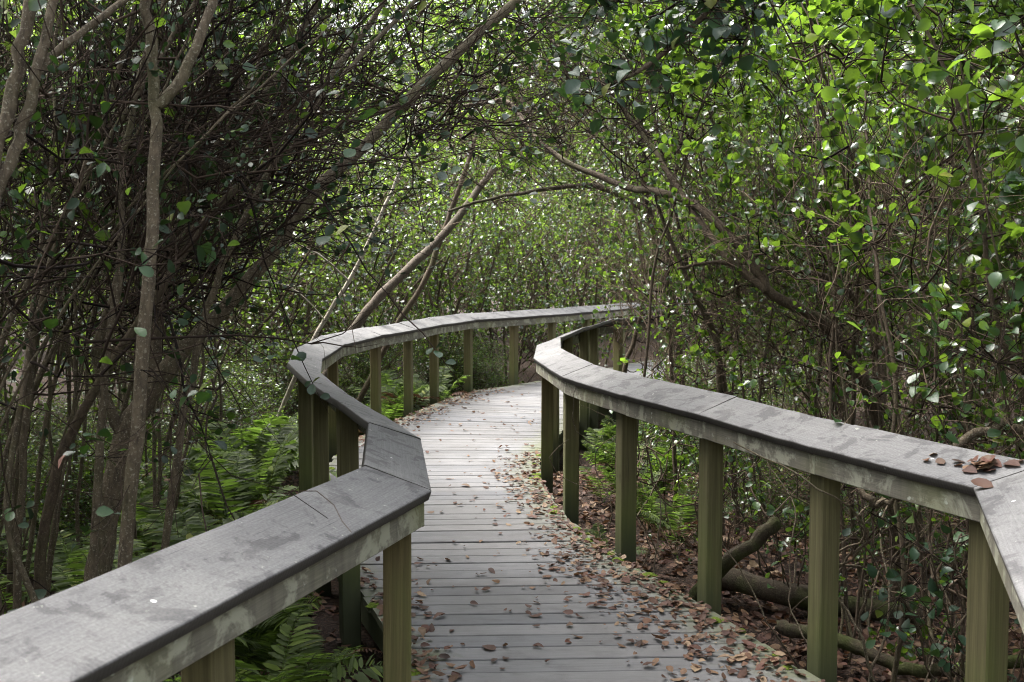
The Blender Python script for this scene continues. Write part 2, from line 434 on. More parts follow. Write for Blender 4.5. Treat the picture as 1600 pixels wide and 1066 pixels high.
for i in range(4):
    for key, mat in (('green', 'leaf_one'), ('dark', 'leaf_one_dark'), ('pink', 'dead_pink')):
        g_ = Geo(); V_, F_ = leaf_shape(.33 + .03 * i, .05 + .045 * i, .06 + .07 * i)
        g_.add(V_, F_, 0); LEAF_OBJ[key].append(g_.mesh('leaf', [mat]))

def yaw_pitch(d):
    return math.atan2(d[1], d[0]), -math.atan2(d[2], math.hypot(d[0], d[1]))

def on_boardwalk(x, y, pad=.25):
    return bool(in_walk(x, y, pad))

# ================================================================== layout of the boardwalk (inner edges of the two cap rails, metres)
LI = np.array([(-1.75, -1.0), (-.267, 3.372), (-.393, 4.40), (-.63, 5.07), (-.94, 5.90), (-1.33, 7.1), (-1.53, 8.25), (-1.60, 9.8), (-1.40, 10.95),
               (-1.12, 12.0), (-.88, 13.1), (-.50, 14.2), (.38, 15.3), (1.13, 16.4), (2.19, 18.3), (3.9, 20.6)])
RI = np.array([(-.02, -1.0), (1.56, 3.42), (1.24, 4.22), (.94, 5.13), (.64, 5.92), (.335, 6.92), (.172, 8.32), (.23, 9.6), (.56, 11.15), (.83, 12.1),
               (1.05, 12.95), (1.6, 13.7), (2.9, 14.9), (5.2, 17.4)])
LPOST = [(-1.28, .82), (-.74, 2.386), (-.372, 3.40), (-.88, 5.38), (-1.21, 6.3), (-1.47, 7.25), (-1.66, 8.45), (-1.73, 9.75), (-1.49, 11.09), (-1.24, 12.06), (-1.0, 13.12),
         (-.6, 14.27), (.02, 15.06), (.62, 15.86), (1.21, 16.8), (1.95, 18.1), (2.9, 19.45)]
RPOST = [(.83, .85), (1.25, 2.15), (1.665, 3.50), (1.35, 4.31), (1.04, 5.23), (.70, 6.15), (.43, 7.21), (.30, 8.4), (.42, 9.85), (.60, 10.74), (.84, 11.66), (.99, 12.22), (1.38, 13.18), (2.2, 14.05), (3.4, 15.2)]

def offset_nodes(P, o, side):
    T = P[1:] - P[:-1]; T = T / np.linalg.norm(T, axis=1)[:, None]
    N = np.stack([T[:, 1], -T[:, 0]], 1) * side
    out = []
    for i in range(len(P)):
        if i == 0: m = N[0]
        elif i == len(P) - 1: m = N[-1]
        else:
            m = N[i - 1] + N[i]; m = m / (m @ m) * 2
        out.append(P[i] + m * o)
    return np.array(out)

def in_walk(x, y, pad=.2):
    if y < -1: return abs(x) < 3
    xl = np.interp(y, LI[:, 1], LI[:, 0]); xr = np.interp(y, RI[:, 1], RI[:, 0]) if y < 17.4 else 9.
    if y > 20.6: return False
    return xl - .2 - pad < x < xr + .2 + pad

# ------------------------------------------------------------------ ground
gx = np.concatenate([[-300, -120, -50, -25, -14], np.arange(-9, 9.01, .3), [14, 25, 50, 120, 300]])
gy = np.concatenate([[-200, -60, -20, -8], np.arange(-3, 22.01, .3), [28, 40, 80, 160, 400]])
def ground_z(x, y):
    return -.34 + .05 * math.sin(x * 1.9 + .7 * y) + .045 * math.sin(y * 2.3 - x) + .03 * math.sin(3.7 * x + 1.3) - .02 * math.sin(4.4 * y)
GV = [(x, y, ground_z(x, y) if abs(x) < 9.5 and -3.5 < y < 23 else -.34) for y in gy for x in gx]
nx = len(gx)
GF = [(j * nx + i, j * nx + i + 1, (j + 1) * nx + i + 1, (j + 1) * nx + i) for j in range(len(gy) - 1) for i in range(nx - 1)]
tag(link('ground', new_mesh('ground', GV, GF, ['ground'])), kind='structure', label='dark swamp floor under brown leaf mould beside the boardwalk')

# ------------------------------------------------------------------ deck: every plank its own object
walk = tag(thing('boardwalk', 'curving boardwalk deck of weathered grey planks strewn with leaves', 'boardwalk'), kind='structure')
LE = offset_nodes(LI, .05, -1); RE = offset_nodes(RI, .05, 1)
cpath = smooth_path(np.array([(-.95, -1.0), (.62, 3.3), (.25, 5), (-.28, 6.5), (-.66, 8), (-.68, 9.7), (-.38, 11.3), (.15, 12.9), (1.05, 14.3), (2.2, 15.7), (4.5, 18.6)]), 2)
PH_Y = [-1, 3, 5, 8, 10, 12, 14, 16, 18]; PH_A = [-5, 1, 2.5, 3, -2, -12, -24, -36, -42]
def line_hit(c, u, poly):
    best = None
    for a, b in zip(poly[:-1], poly[1:]):
        d = b - a; den = u[0] * -d[1] + u[1] * d[0]
        if abs(den) < 1e-9: continue
        r = a - c; t = (r[0] * -d[1] + r[1] * d[0]) / den; s_ = (u[0] * r[1] - u[1] * r[0]) / den
        if -1e-6 <= s_ <= 1 + 1e-6 and (best is None or abs(t) < abs(best)): best = t
    return best
seg = np.linalg.norm(np.diff(cpath, axis=0), axis=1); cum = np.concatenate([[0], np.cumsum(seg)])
s_, lines = 0.0, []
while s_ < cum[-1] - .3:
    c = np.array([np.interp(s_, cum, cpath[:, 0]), np.interp(s_, cum, cpath[:, 1])])
    c2 = np.array([np.interp(s_ + .05, cum, cpath[:, 0]), np.interp(s_ + .05, cum, cpath[:, 1])])
    ph = R(np.interp(c[1], PH_Y, PH_A)); u = np.array([math.cos(ph), math.sin(ph)])
    n_ = np.array([-u[1], u[0]]); d_ = unit(c2 - c)
    tl, tr = line_hit(c, u, LE), line_hit(c, u, RE)
    if tl is not None and tr is not None: lines.append((c + u * tl, c + u * tr, u))
    s_ += .149 / max(.6, float(d_ @ n_))
STATIONS = lines
for k, (a, b) in enumerate(zip(lines[:-1], lines[1:])):
    g = np.random.default_rng(900 + k); gap = .0035 + g.uniform(0, .004)
    e0, e1 = g.uniform(-.012, .02, 2)
    l0, r0, u0 = a; l1, r1, u1 = b
    fw = unit(((l1 + r1) - (l0 + r0)) / 2)
    q = [l0 - u0 * e0 + fw * gap, r0 + u0 * e1 + fw * gap, r1 + u1 * e1 - fw * gap, l1 - u1 * e0 - fw * gap]
    zt = g.normal(0, .0018); tl_ = g.normal(0, .0012)
    bz = .004
    Vs, Fs, UV, EN = [], [], [], []
    nseg = 5
    L_ = float(np.linalg.norm(q[1] - q[0]))
    wd = float(np.linalg.norm(q[3] - q[0]))
    prof = [(0., -.038), (0., -bz), (bz / wd, 0.), (.5, .0006), (1 - bz / wd, 0.), (1., -bz), (1., -.038)]
    for i in range(nseg + 1):
        t = i / nseg
        A = q[0] * (1 - t) + q[1] * t; B = q[3] * (1 - t) + q[2] * t
        for (v, z) in prof:
            p = A * (1 - v) + B * v
            Vs.append((p[0], p[1], z + zt + tl_ * (t - .5) * 2))
    npf = len(prof)
    gv = [0, .035, .04, .11, .18, .185, .22]
    for i in range(nseg):
        for j in range(npf - 1):
            Fs.append((i * npf + j, (i + 1) * npf + j, (i + 1) * npf + j + 1, i * npf + j + 1))
            for ii, jj in ((i, j), (i + 1, j), (i + 1, j + 1), (i, j + 1)):
                uu = ii / nseg * L_; UV.append((uu, gv[jj])); EN.append((uu * 1.6 + .05 if k % 3 else uu * 1.3, 0) if uu < L_ / 2 else (L_ - uu, 0))
    for i in (0, nseg):
        f = [i * npf + j for j in range(npf)]
        f = f if i == 0 else f[::-1]
        Fs.append(tuple(f)); UV += [(0, .1)] * npf; EN += [(0, 0)] * npf
    link('plank', new_mesh('plank', Vs, Fs, ['plank'], uv=UV, uv2=('ends', EN), smooth=False), walk)
def beam_boards(poly, side, o0, o1, z0, z1, name, parent, mat, gap=.002, zj=0., seedb=0):
    A = offset_nodes(poly, o0, side); B = offset_nodes(poly, o1, side)
    for i in range(len(poly) - 1):
        g = np.random.default_rng(seedb + i)
        L_ = np.linalg.norm(poly[i + 1] - poly[i]); e = gap / L_
        dz = g.normal(0, zj) if zj else 0
        bz = .004
        prof = [(0, z0 + bz), (0, z1), (1, z1), (1, z0 + bz), (1 - bz / (o1 - o0), z0), (bz / (o1 - o0), z0)]
        gv = np.cumsum([0, z1 - z0, o1 - o0, z1 - z0, .005, o1 - o0])
        n = max(2, int(L_ / .3)); V, F, UV = [], [], []
        for k in range(n + 1):
            t = e + (1 - 2 * e) * k / n
            a = A[i] * (1 - t) + A[i + 1] * t; b = B[i] * (1 - t) + B[i + 1] * t
            wob = g.normal(0, .0012)
            for (v, z) in prof: p = a * (1 - v) + b * v; V.append((p[0], p[1], z + dz + wob))
        m = len(prof)
        for k in range(n):
            for j in range(m):
                j2 = (j + 1) % m
                F.append((k * m + j, k * m + j2, (k + 1) * m + j2, (k + 1) * m + j))
                jj2 = gv[j2] if j2 else gv[-1] + .02
                UV += [(k / n * L_, gv[j]), (k / n * L_, jj2), ((k + 1) / n * L_, jj2), ((k + 1) / n * L_, gv[j])]
        F.append(tuple(range(m))[::-1]); UV += [(0, .05)] * m
        F.append(tuple(n * m + j for j in range(m))); UV += [(0, .05)] * m
        if side < 0: F = [f[::-1] for f in F]
        if side < 0:
            UV2 = []; q = 0
            for f in F: UV2 += UV[q:q + len(f)][::-1]; q += len(f)
            UV = UV2
        link(name, new_mesh(name, V, F, [mat], uv=UV, smooth=False), parent)
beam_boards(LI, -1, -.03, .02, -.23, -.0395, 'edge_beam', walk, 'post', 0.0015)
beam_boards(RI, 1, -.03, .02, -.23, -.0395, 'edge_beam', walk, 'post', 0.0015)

# ------------------------------------------------------------------ railings
TILT = R(20); CW, CT = .240, .038
def cap_profile():
    """closed profile (o outward, z) and girth values; starts at inner top"""
    r = .007; pts = []
    def arc(cx, cy, a0, a1, n=4):
        for k in range(n): a = R(a0 + (a1 - a0) * k / (n - 1)); pts.append((cx + r * math.cos(a), cy + r * math.sin(a)))
    arc(r, -r, 180, 90); pts.extend([(.05, .0006), (.12, .0), (.19, .0006)])
    arc(CW - r, -r, 90, 0); pts.append((CW, -CT + .004)); pts.append((CW - .004, -CT)); pts.append((.004, -CT)); pts.append((0, -CT + .004))
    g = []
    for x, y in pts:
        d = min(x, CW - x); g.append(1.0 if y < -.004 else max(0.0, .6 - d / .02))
    c, s = math.cos(TILT), math.sin(TILT)
    return [(x * c - y * s, 1.0 + x * s + y * c) for x, y in pts], g
CP, CG = cap_profile()
def cap_boards(poly, side, parent, seedb):
    offs = [offset_nodes(poly, o, side) for o, _ in CP]; m = len(CP)
    girth = np.concatenate([[0], np.cumsum([math.dist(CP[j], CP[(j + 1) % m]) for j in range(m)])])
    for i in range(len(poly) - 1):
        g = np.random.default_rng(seedb + i); L_ = float(np.linalg.norm(poly[i + 1] - poly[i])); e = .0004 / L_
        n = max(4, int(L_ / .12)); dz0, dz1 = g.normal(0, .002, 2); tw = g.normal(0, .012)
        V, F, UV, GU = [], [], [], []
        for k in range(n + 1):
            t = e + (1 - 2 * e) * k / n
            wob = g.normal(0, .0008)
            for j, (o, z) in enumerate(CP):
                p = offs[j][i] * (1 - t) + offs[j][i + 1] * t
                V.append((p[0], p[1], z + dz0 * (1 - t) + dz1 * t + tw * (o - .11) + wob - .006 * math.sin(math.pi * t) * min(1, L_ / 2)))
        for k in range(n):
            for j in range(m):
                j2 = (j + 1) % m
                quad = [(k, j), (k + 1, j), (k + 1, j2), (k, j2)]
                if side < 0: quad = quad[::-1]
                F.append(tuple(a * m + b for a, b in quad))
                for a, b in quad:
                    gg = girth[b] if not (b == 0 and j2 == 0) else girth[m]
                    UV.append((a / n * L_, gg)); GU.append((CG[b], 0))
        for k in (0, n):
            b0 = len(V); V += [V[k * m + j] for j in range(m)]
            f = [b0 + j for j in range(m)]
            if (k == 0) != (side < 0): pass
            else: f = f[::-1]
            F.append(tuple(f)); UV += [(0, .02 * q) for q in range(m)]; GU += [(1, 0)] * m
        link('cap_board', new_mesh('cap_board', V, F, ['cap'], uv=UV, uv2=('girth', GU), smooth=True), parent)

def posts(plist, poly, side, parent, seedb):
    for q, (x, y) in enumerate(plist):
        g = np.random.default_rng(seedb + q); p = np.array([x, y]); best = (9e9, None, None)
        for a, b in zip(poly[:-1], poly[1:]):
            d = b - a; t = np.clip((p - a) @ d / (d @ d), 0, 1); dist = np.linalg.norm(p - (a + d * t))
            if dist < best[0]: best = (dist, a + d * t, unit(d))
        T = best[2]; N = np.array([T[1], -T[0]]) * side; base = best[1]
        h = .047 if g.random() < .6 else .05
        ctr = base + N * (.069 + h); bz = .006
        ring = [(-h + bz, -h), (h - bz, -h), (h, -h + bz), (h, h - bz), (h - bz, h), (-h + bz, h), (-h, h - bz), (-h, -h + bz)]
        V = []
        zb = ground_z(*ctr) - .15
        tw = g.normal(0, .006, 2)
        for lev in range(5):
            for (a, b) in ring:
                o = .069 + h + b
                top = 1.0 - .045 + math.tan(TILT) * o - .002
                z = zb + (top - zb) * lev / 4
                pp = ctr + T * a + N * b + tw * (1 - lev / 4)
                V.append((pp[0], pp[1], z))
        F, UV = [], []; m = 8
        per = np.concatenate([[0], np.cumsum([math.dist(ring[j], ring[(j + 1) % m]) for j in range(m)])])
        for lev in range(4):
            for j in range(m):
                j2 = (j + 1) % m
                quad = [(lev, j), (lev, j + 1), (lev + 1, j + 1), (lev + 1, j)]
                idx = [(lev * m + j), (lev * m + j2), ((lev + 1) * m + j2), ((lev + 1) * m + j)]
                uvq = [(per[b], a * .33) for a, b in quad]
                if side < 0 or True:
                    pass
                F.append(tuple(idx)); UV += uvq
        F.append(tuple(4 * m + j for j in range(m))); UV += [(0, 0)] * m
        me = new_mesh('post', V, F, ['post'], uv=UV, smooth=False)
        link('post', me, parent)

railL = thing('boardwalk_railing', 'left wooden railing with sloping grey cap, running from the near left corner', 'railing', group='railings on both sides of the boardwalk')
railR = thing('boardwalk_railing', 'right wooden railing with brown leaves piled on its sloping grey cap', 'railing', group='railings on both sides of the boardwalk')
for poly, side, par, pl, sb in ((LI, -1, railL, LPOST, 3000), (RI, 1, railR, RPOST, 4000)):
    cap_boards(poly, side, par, sb)
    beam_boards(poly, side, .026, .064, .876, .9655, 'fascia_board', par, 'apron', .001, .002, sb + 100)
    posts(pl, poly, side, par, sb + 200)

# ================================================================== plants
def place_spray(kind, root, base, d, scale, g, name='leafy_twig', roll=.5):
    me = SPRAY[kind][g.integers(len(SPRAY[kind]))]
    yw, pt = yaw_pitch(d)
    o = link('twig_bundle' if kind.startswith('bare') else name, me, root, Vector(base) - root.location, (g.normal(0, roll), pt, yw), scale)
    o.rotation_mode = 'XYZ'
    return o

def tree(name, label, limbs, bark='bark', fills=(), group=None, cat='tree', seed=0, sides=9, base=None, branch_mat='twig'):
    g = np.random.default_rng(seed)
    b = np.array(limbs[0][1][0], float) if base is None else np.array(base, float)
    rx, ry = b[0], b[1]; rz = ground_z(rx, ry) - .05
    root = thing(name, label, cat, (rx, ry, rz), 0, group); rl = np.array([rx, ry, rz])
    nodes = []
    for k, lm in enumerate(limbs):
        nm, P, r0, r1 = lm[:4]; bk = lm[4] if len(lm) > 4 else bark
        P = np.array(P, float)
        if k == 0 and P[0][2] > rz + .1: P = np.vstack([[P[0][0], P[0][1], rz], P])
        Q = smooth_path(P, 2, .004, g); n = len(Q)
        r = np.linspace(r0, r1, n)
        if k == 0 and r0 > .05: r[:max(2, n // 8)] *= np.linspace(1.5, 1.0, max(2, n // 8))
        geo = Geo(); geo.tube(Q - rl, r, sides, 0, True, .07, seed + k)
        link(nm, geo.mesh(nm, [bk]), root)
        nodes.append(Q)
    limb_nodes = np.concatenate(nodes)
    limb_nodes = limb_nodes[limb_nodes[:, 2] > .5] if (limb_nodes[:, 2] > .5).any() else limb_nodes
    N = [limb_nodes]; geo = Geo(); cnt = 0
    for (c, rad, n, kind, bias, sc_) in fills:
        U = g.normal(0, 1, (n, 3)); U /= np.linalg.norm(U, axis=1)[:, None]; U *= g.uniform(0, 1, (n, 1)) ** .45
        A = np.array(c) + U * np.array(rad)
        d0 = np.array([np.min(np.linalg.norm(limb_nodes - a, axis=1)) for a in A])
        for a in A[np.argsort(d0)]:
            if in_walk(a[0], a[1], -.05) and a[2] < 1.9: continue
            allN = np.concatenate(N)
            dd = np.linalg.norm(allN - a, axis=1) + .8 * np.maximum(0, allN[:, 2] - a[2])
            s = allN[np.argmin(dd)]
            L = np.linalg.norm(a - s)
            k = max(3, int(L / .12) + 2); t = np.linspace(0, 1, k)[:, None]
            P = s * (1 - t) + a * t + np.array([0, 0, 1]) * (-.12 * L) * np.sin(math.pi * t) + g.normal(0, .02 + .01 * L, (k, 3)) * np.sin(math.pi * t)
            d = unit(unit(a - s) * .6 + np.array(bias, float) + g.normal(0, .35, 3))
            tip = a + d * (1.0 if kind.startswith('bare') else .5)
            mid = (a + tip) / 2
            if any((in_walk(p[0], p[1], .45) and p[2] < 1.6) or (in_walk(p[0], p[1], 0) and p[2] < 2.35) for p in (a, tip, mid)): continue
            if any(in_walk(p[0], p[1], .1) and p[2] < 2.0 for p in P): continue
            geo.tube(P - rl, np.linspace(.005 + .004 * min(L, 1.2), .0032, k), 5, cap=False); cnt += 1
            N.append(P[1:])
            place_spray(kind, root, a, d, g.uniform(*sc_), g)
    if cnt: tag(link('branches', geo.mesh('branches', [branch_mat]), root), kind='stuff')
    return root

def arching_stems(base, n, top, spread, r=(.008, .022), g=rng, sp0=.25, wob=.10):
    """n stems from a root crown bending towards `top` (dx,dy,height)"""
    out = []
    for k in range(n):
        b = np.array([base[0] + g.normal(0, sp0), base[1] + g.normal(0, sp0), 0.]); b[2] = ground_z(b[0], b[1]) - .05
        e = np.array([b[0] + top[0] * g.uniform(.5, 1.2) + g.normal(0, spread), b[1] + top[1] + g.normal(0, spread), top[2] * g.uniform(.75, 1.1)])
        t = np.linspace(0, 1, 8)[:, None]
        P = b * (1 - t) + e * t; P[:, 2] = b[2] + (e[2] - b[2]) * t[:, 0] ** .8
        P[:, :2] -= (e - b)[:2] * (np.sin(math.pi * t) * .18)
        P[1:] += np.cumsum(g.normal(0, wob * .35, (7, 3)) * np.array([1, 1, .4]), axis=0)
        r0 = g.uniform(*r)
        out.append(('stem', P, r0, r0 * .4))
    return out

LB = {
'T1_trunk': [(-1.29,3.20,0.17), (-1.25,3.20,0.55), (-1.23,3.20,0.83), (-1.18,3.20,1.28), (-1.14,3.22,1.68), (-1.13,3.25,1.94), (-1.13,3.30,2.25), (-1.14,3.30,2.47), (-1.16,3.30,2.70), (-1.21,3.35,2.96), (-1.25,3.4,3.6)],
'T1_b': [(-1.13,3.30,2.25), (-1.05,3.35,2.37), (-0.98,3.40,2.57), (-0.96,3.50,2.80), (-0.92,3.60,3.09), (-.8,3.7,3.7)],
'T2_base': [(-1.87,4.30,-0.3), (-1.80,4.30,0.2), (-1.76,4.33,0.60), (-1.69,4.40,1.00), (-1.58,4.45,1.20), (-1.44,4.50,1.40)],
'T2_limb': [(-1.58,4.45,1.20), (-1.44,4.50,1.40), (-1.29,4.60,1.56), (-1.11,4.70,1.79), (-0.96,4.85,2.07), (-0.74,5.00,2.30), (-0.45,5.20,2.66), (-0.20,5.40,2.92), (0.10,5.60,3.23), (0.50,5.90,3.63)],
'T2_b': [(-1.69,4.40,1.00), (-1.82,4.40,1.35), (-1.74,4.45,1.57), (-1.70,4.50,1.78), (-1.76,4.60,2.12), (-1.70,4.70,2.54), (-1.62,4.90,3.05), (-1.52,5.00,3.46)],
'T2_c': [(-1.58,4.45,1.20), (-1.58,4.60,1.59), (-1.52,4.80,1.91), (-1.47,5.00,2.15), (-1.23,5.20,2.61), (-1.11,5.40,2.92), (-0.99,5.50,3.18), (-0.83,5.70,3.60)],
'T2_d': [(-1.47,5.00,2.15), (-1.21,5.30,2.45), (-0.99,5.50,2.71), (-0.82,5.80,3.04), (-0.59,6.00,3.48)],
'T3_trunk': [(-1.85,2.90,-0.3), (-1.77,2.90,0.86), (-1.68,2.90,1.38), (-1.55,2.90,1.74), (-1.46,2.95,2.10), (-1.43,3.00,2.29), (-1.38,3.00,2.51), (-1.38,3.10,2.79), (-1.35,3.2,3.4)],
'T3_b': [(-1.55,2.90,1.74), (-1.46,2.95,1.99), (-1.42,3.00,2.13), (-1.39,3.00,2.24), (-1.36,3.05,2.43), (-1.34,3.10,2.57), (-1.30,3.20,2.85), (-1.2,3.3,3.5)],
'T3_c': [(-1.39,3.00,2.24), (-1.38,3.05,2.34), (-1.28,3.10,2.44), (-1.16,3.20,2.57), (-1.01,3.30,2.72), (-.8,3.4,2.9)],
'T4_trunk': [(-2.62,5.20,-.35), (-2.59,5.20,0.15), (-2.49,5.20,1.02), (-2.38,5.20,1.70), (-2.23,5.30,2.18), (-2.11,5.40,2.57), (-1.92,5.50,3.08), (-1.77,5.70,3.60)],
'T5_trunk': [(-1.95,4.00,-.35), (-1.89,4.00,0.57), (-1.78,4.00,1.03), (-1.56,4.00,1.39), (-1.38,4.10,1.69), (-1.25,4.30,1.98), (-1.06,4.50,2.21), (-0.83,4.80,2.39), (-0.50,5.10,2.55)],
'C1': [(-2.6,11.6,-.3), (-2.34,11.60,0.11), (-1.78,11.60,1.08), (-1.45,11.60,1.46), (-1.02,11.70,1.86), (-0.73,11.80,2.15), (-0.41,12.00,2.60), (-0.08,12.20,3.07), (0.09,12.40,3.54), (0.31,12.80,4.38)],
'C2': [(-2.1,12.6,-.3), (-1.74,12.60,0.37), (-1.42,12.60,1.04), (-1.06,12.60,1.55), (-0.86,12.60,2.10), (-0.67,12.70,2.65), (-0.47,12.80,3.21), (-0.32,13.00,4.02)],
'C3': [(-2.6,10.4,-.3), (-2.36,10.40,0.28), (-2.02,10.40,1.04), (-1.65,10.40,1.59), (-1.36,10.40,2.17), (-1.14,10.50,2.69), (-1.04,10.50,2.98), (-0.91,10.60,3.48)],
'C4': [(1.37,10.50,2.30), (0.93,10.70,2.58), (0.54,10.80,2.57), (0.14,11.00,2.53), (-0.24,11.20,2.48), (-0.70,11.30,2.34)],
'R1': [(2.4,6.2,-.3), (2.26,6.20,0.87), (1.93,6.20,1.39), (1.80,6.20,1.46), (1.54,6.20,1.59), (1.50,6.30,1.75), (1.34,6.40,1.95), (1.19,6.60,2.14), (1.00,7.00,2.25), (0.83,7.40,2.30), (0.48,7.80,2.49), (0.25,8.00,2.66), (0.08,8.20,2.89), (-0.03,8.40,3.11), (-0.42,8.60,3.06)],
'R1b': [(1.54,6.20,1.59), (1.32,6.40,1.81), (1.10,6.80,2.23), (0.89,7.20,2.70), (0.61,7.60,3.13), (0.29,8.00,3.49)],
'R2': [(2.26,6.2,.87), (2.36,6.50,1.32), (2.04,6.50,1.69), (1.70,6.60,1.73), (1.40,6.80,1.79), (1.13,7.00,1.73)],
'R3': [(1.7,7.6,-.3), (1.68,7.60,0.09), (1.55,7.60,1.16), (1.47,7.60,1.31), (1.30,7.60,1.63), (1.28,7.60,1.84), (1.19,7.70,2.30), (1.06,7.80,2.88), (0.98,8.00,3.49)],
'R4': [(1.00,9.60,-0.34), (1.02,9.60,0.39), (1.06,9.60,0.74), (1.08,9.60,0.87), (1.14,9.60,1.02), (1.21,9.60,1.29), (1.24,9.60,1.48), (1.22,9.60,1.87), (1.10,9.60,2.43), (0.90,9.70,3.03)],
'R5': [(1.46,7.0,-.3), (1.44,7.00,0.22), (1.42,7.00,0.88), (1.42,7.00,1.25), (1.29,7.00,1.48), (1.22,7.00,1.60), (1.06,7.10,1.99), (0.94,7.20,2.48)],
'R6': [(1.34,8.2,-.3), (1.32,8.20,0.07), (1.29,8.20,0.86), (1.23,8.20,1.57), (1.27,8.30,2.19), (1.40,8.40,2.96)],
'over': [(1.75,4.5,3.9), (1.35,4.20,3.46), (1.05,4.00,3.07), (0.79,3.80,2.76), (0.61,3.70,2.55), (0.45,3.65,2.43), (0.27,3.60,2.34)],
}
SS = (.8, 1.2)
# ---- left side
t1 = tree('slender_tree', 'slender upright tree with pale speckled bark just behind the left railing', [('trunk', LB['T1_trunk'], .026, .014), ('limb', LB['T1_b'], .019, .009)], 'bark',
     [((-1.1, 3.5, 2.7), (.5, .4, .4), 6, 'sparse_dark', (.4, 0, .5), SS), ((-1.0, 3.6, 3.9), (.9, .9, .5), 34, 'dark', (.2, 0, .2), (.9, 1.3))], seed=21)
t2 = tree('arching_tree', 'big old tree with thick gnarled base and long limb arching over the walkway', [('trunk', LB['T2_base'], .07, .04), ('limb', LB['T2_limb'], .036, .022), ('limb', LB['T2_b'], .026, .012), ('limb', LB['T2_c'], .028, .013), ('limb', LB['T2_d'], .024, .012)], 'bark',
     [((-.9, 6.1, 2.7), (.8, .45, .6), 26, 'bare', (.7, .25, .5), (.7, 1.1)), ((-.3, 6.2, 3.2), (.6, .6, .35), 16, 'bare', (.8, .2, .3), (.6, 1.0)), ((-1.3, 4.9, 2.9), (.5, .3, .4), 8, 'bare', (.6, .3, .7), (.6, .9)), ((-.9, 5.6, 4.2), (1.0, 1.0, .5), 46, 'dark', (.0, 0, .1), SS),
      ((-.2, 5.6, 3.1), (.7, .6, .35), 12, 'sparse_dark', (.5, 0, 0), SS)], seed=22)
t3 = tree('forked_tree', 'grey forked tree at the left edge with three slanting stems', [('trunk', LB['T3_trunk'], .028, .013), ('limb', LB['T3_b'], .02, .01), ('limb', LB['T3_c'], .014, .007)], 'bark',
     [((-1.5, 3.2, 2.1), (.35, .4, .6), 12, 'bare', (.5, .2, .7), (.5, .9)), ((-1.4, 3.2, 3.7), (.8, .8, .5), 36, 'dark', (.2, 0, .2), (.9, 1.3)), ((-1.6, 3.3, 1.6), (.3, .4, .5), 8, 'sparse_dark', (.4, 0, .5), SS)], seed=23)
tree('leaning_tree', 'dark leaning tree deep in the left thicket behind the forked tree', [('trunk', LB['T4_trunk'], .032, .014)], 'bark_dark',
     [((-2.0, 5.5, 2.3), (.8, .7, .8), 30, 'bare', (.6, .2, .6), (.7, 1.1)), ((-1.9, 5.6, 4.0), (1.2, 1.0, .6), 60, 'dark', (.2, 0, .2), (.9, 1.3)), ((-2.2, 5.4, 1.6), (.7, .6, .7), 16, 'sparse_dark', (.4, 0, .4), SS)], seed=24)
tree('leaning_tree', 'thin dark tree bending right below the big arching limb', [('trunk', LB['T5_trunk'], .024, .010)], 'bark_dark',
     [((-1.4, 4.3, 1.9), (.6, .4, .5), 24, 'bare', (.7, .2, .5), (.6, 1.0)), ((-1.3, 4.6, 1.5), (.6, .5, .5), 10, 'sparse_dark', (.5, 0, .3), SS)], seed=25)
for lab, P, r0, sd in (('slim slanting grey stem between the forked tree and the slender speckled tree', [(-1.98, 3.9, -.3), (-1.90, 3.90, .90), (-1.84, 3.90, 1.40), (-1.78, 3.90, 1.71), (-1.64, 3.95, 2.08), (-1.50, 4.00, 2.52), (-1.45, 4.05, 2.78), (-1.43, 4.20, 3.16)], .017, 26),
                       ('slim wavy stem close behind the slender speckled tree', [(-1.6, 3.75, -.3), (-1.54, 3.75, .93), (-1.49, 3.75, 1.46), (-1.42, 3.75, 1.78), (-1.45, 3.80, 2.07), (-1.39, 3.85, 2.40), (-1.32, 3.95, 2.75), (-1.25, 4.10, 3.13)], .017, 27),
                       ('long thin stem slanting from the left edge up to the right', [(-2.15, 3.7, -.3), (-2.02, 3.70, .94), (-1.88, 3.70, 1.41), (-1.75, 3.70, 1.69), (-1.58, 3.75, 2.02), (-1.41, 3.80, 2.32), (-1.27, 3.90, 2.60), (-1.12, 4.00, 2.91)], .015, 28),
                       ('thin stem arching alongside the big limb over the walkway', [(-1.5, 4.1, -.3), (-1.4, 4.12, .8), (-1.30, 4.15, 1.37), (-1.19, 4.15, 1.71), (-1.04, 4.20, 2.05), (-.89, 4.35, 2.35), (-.66, 4.50, 2.65), (-.46, 4.70, 2.91), (-.24, 4.90, 3.22)], .018, 29)):
    tp = np.array(P[-1])
    tree('slender_tree', lab, [('trunk', P, r0, .007)], 'bark', [(tuple(tp + np.array([.1, .1, .3])), (.5, .4, .3), 8, 'dark', (.3, 0, .3), SS), ((tp[0] - .1, tp[1], 2.4), (.35, .3, .4), 5, 'sparse', (.5, -.2, .4), (.6, .9))], seed=sd, sides=8)
gL = np.random.default_rng(77)
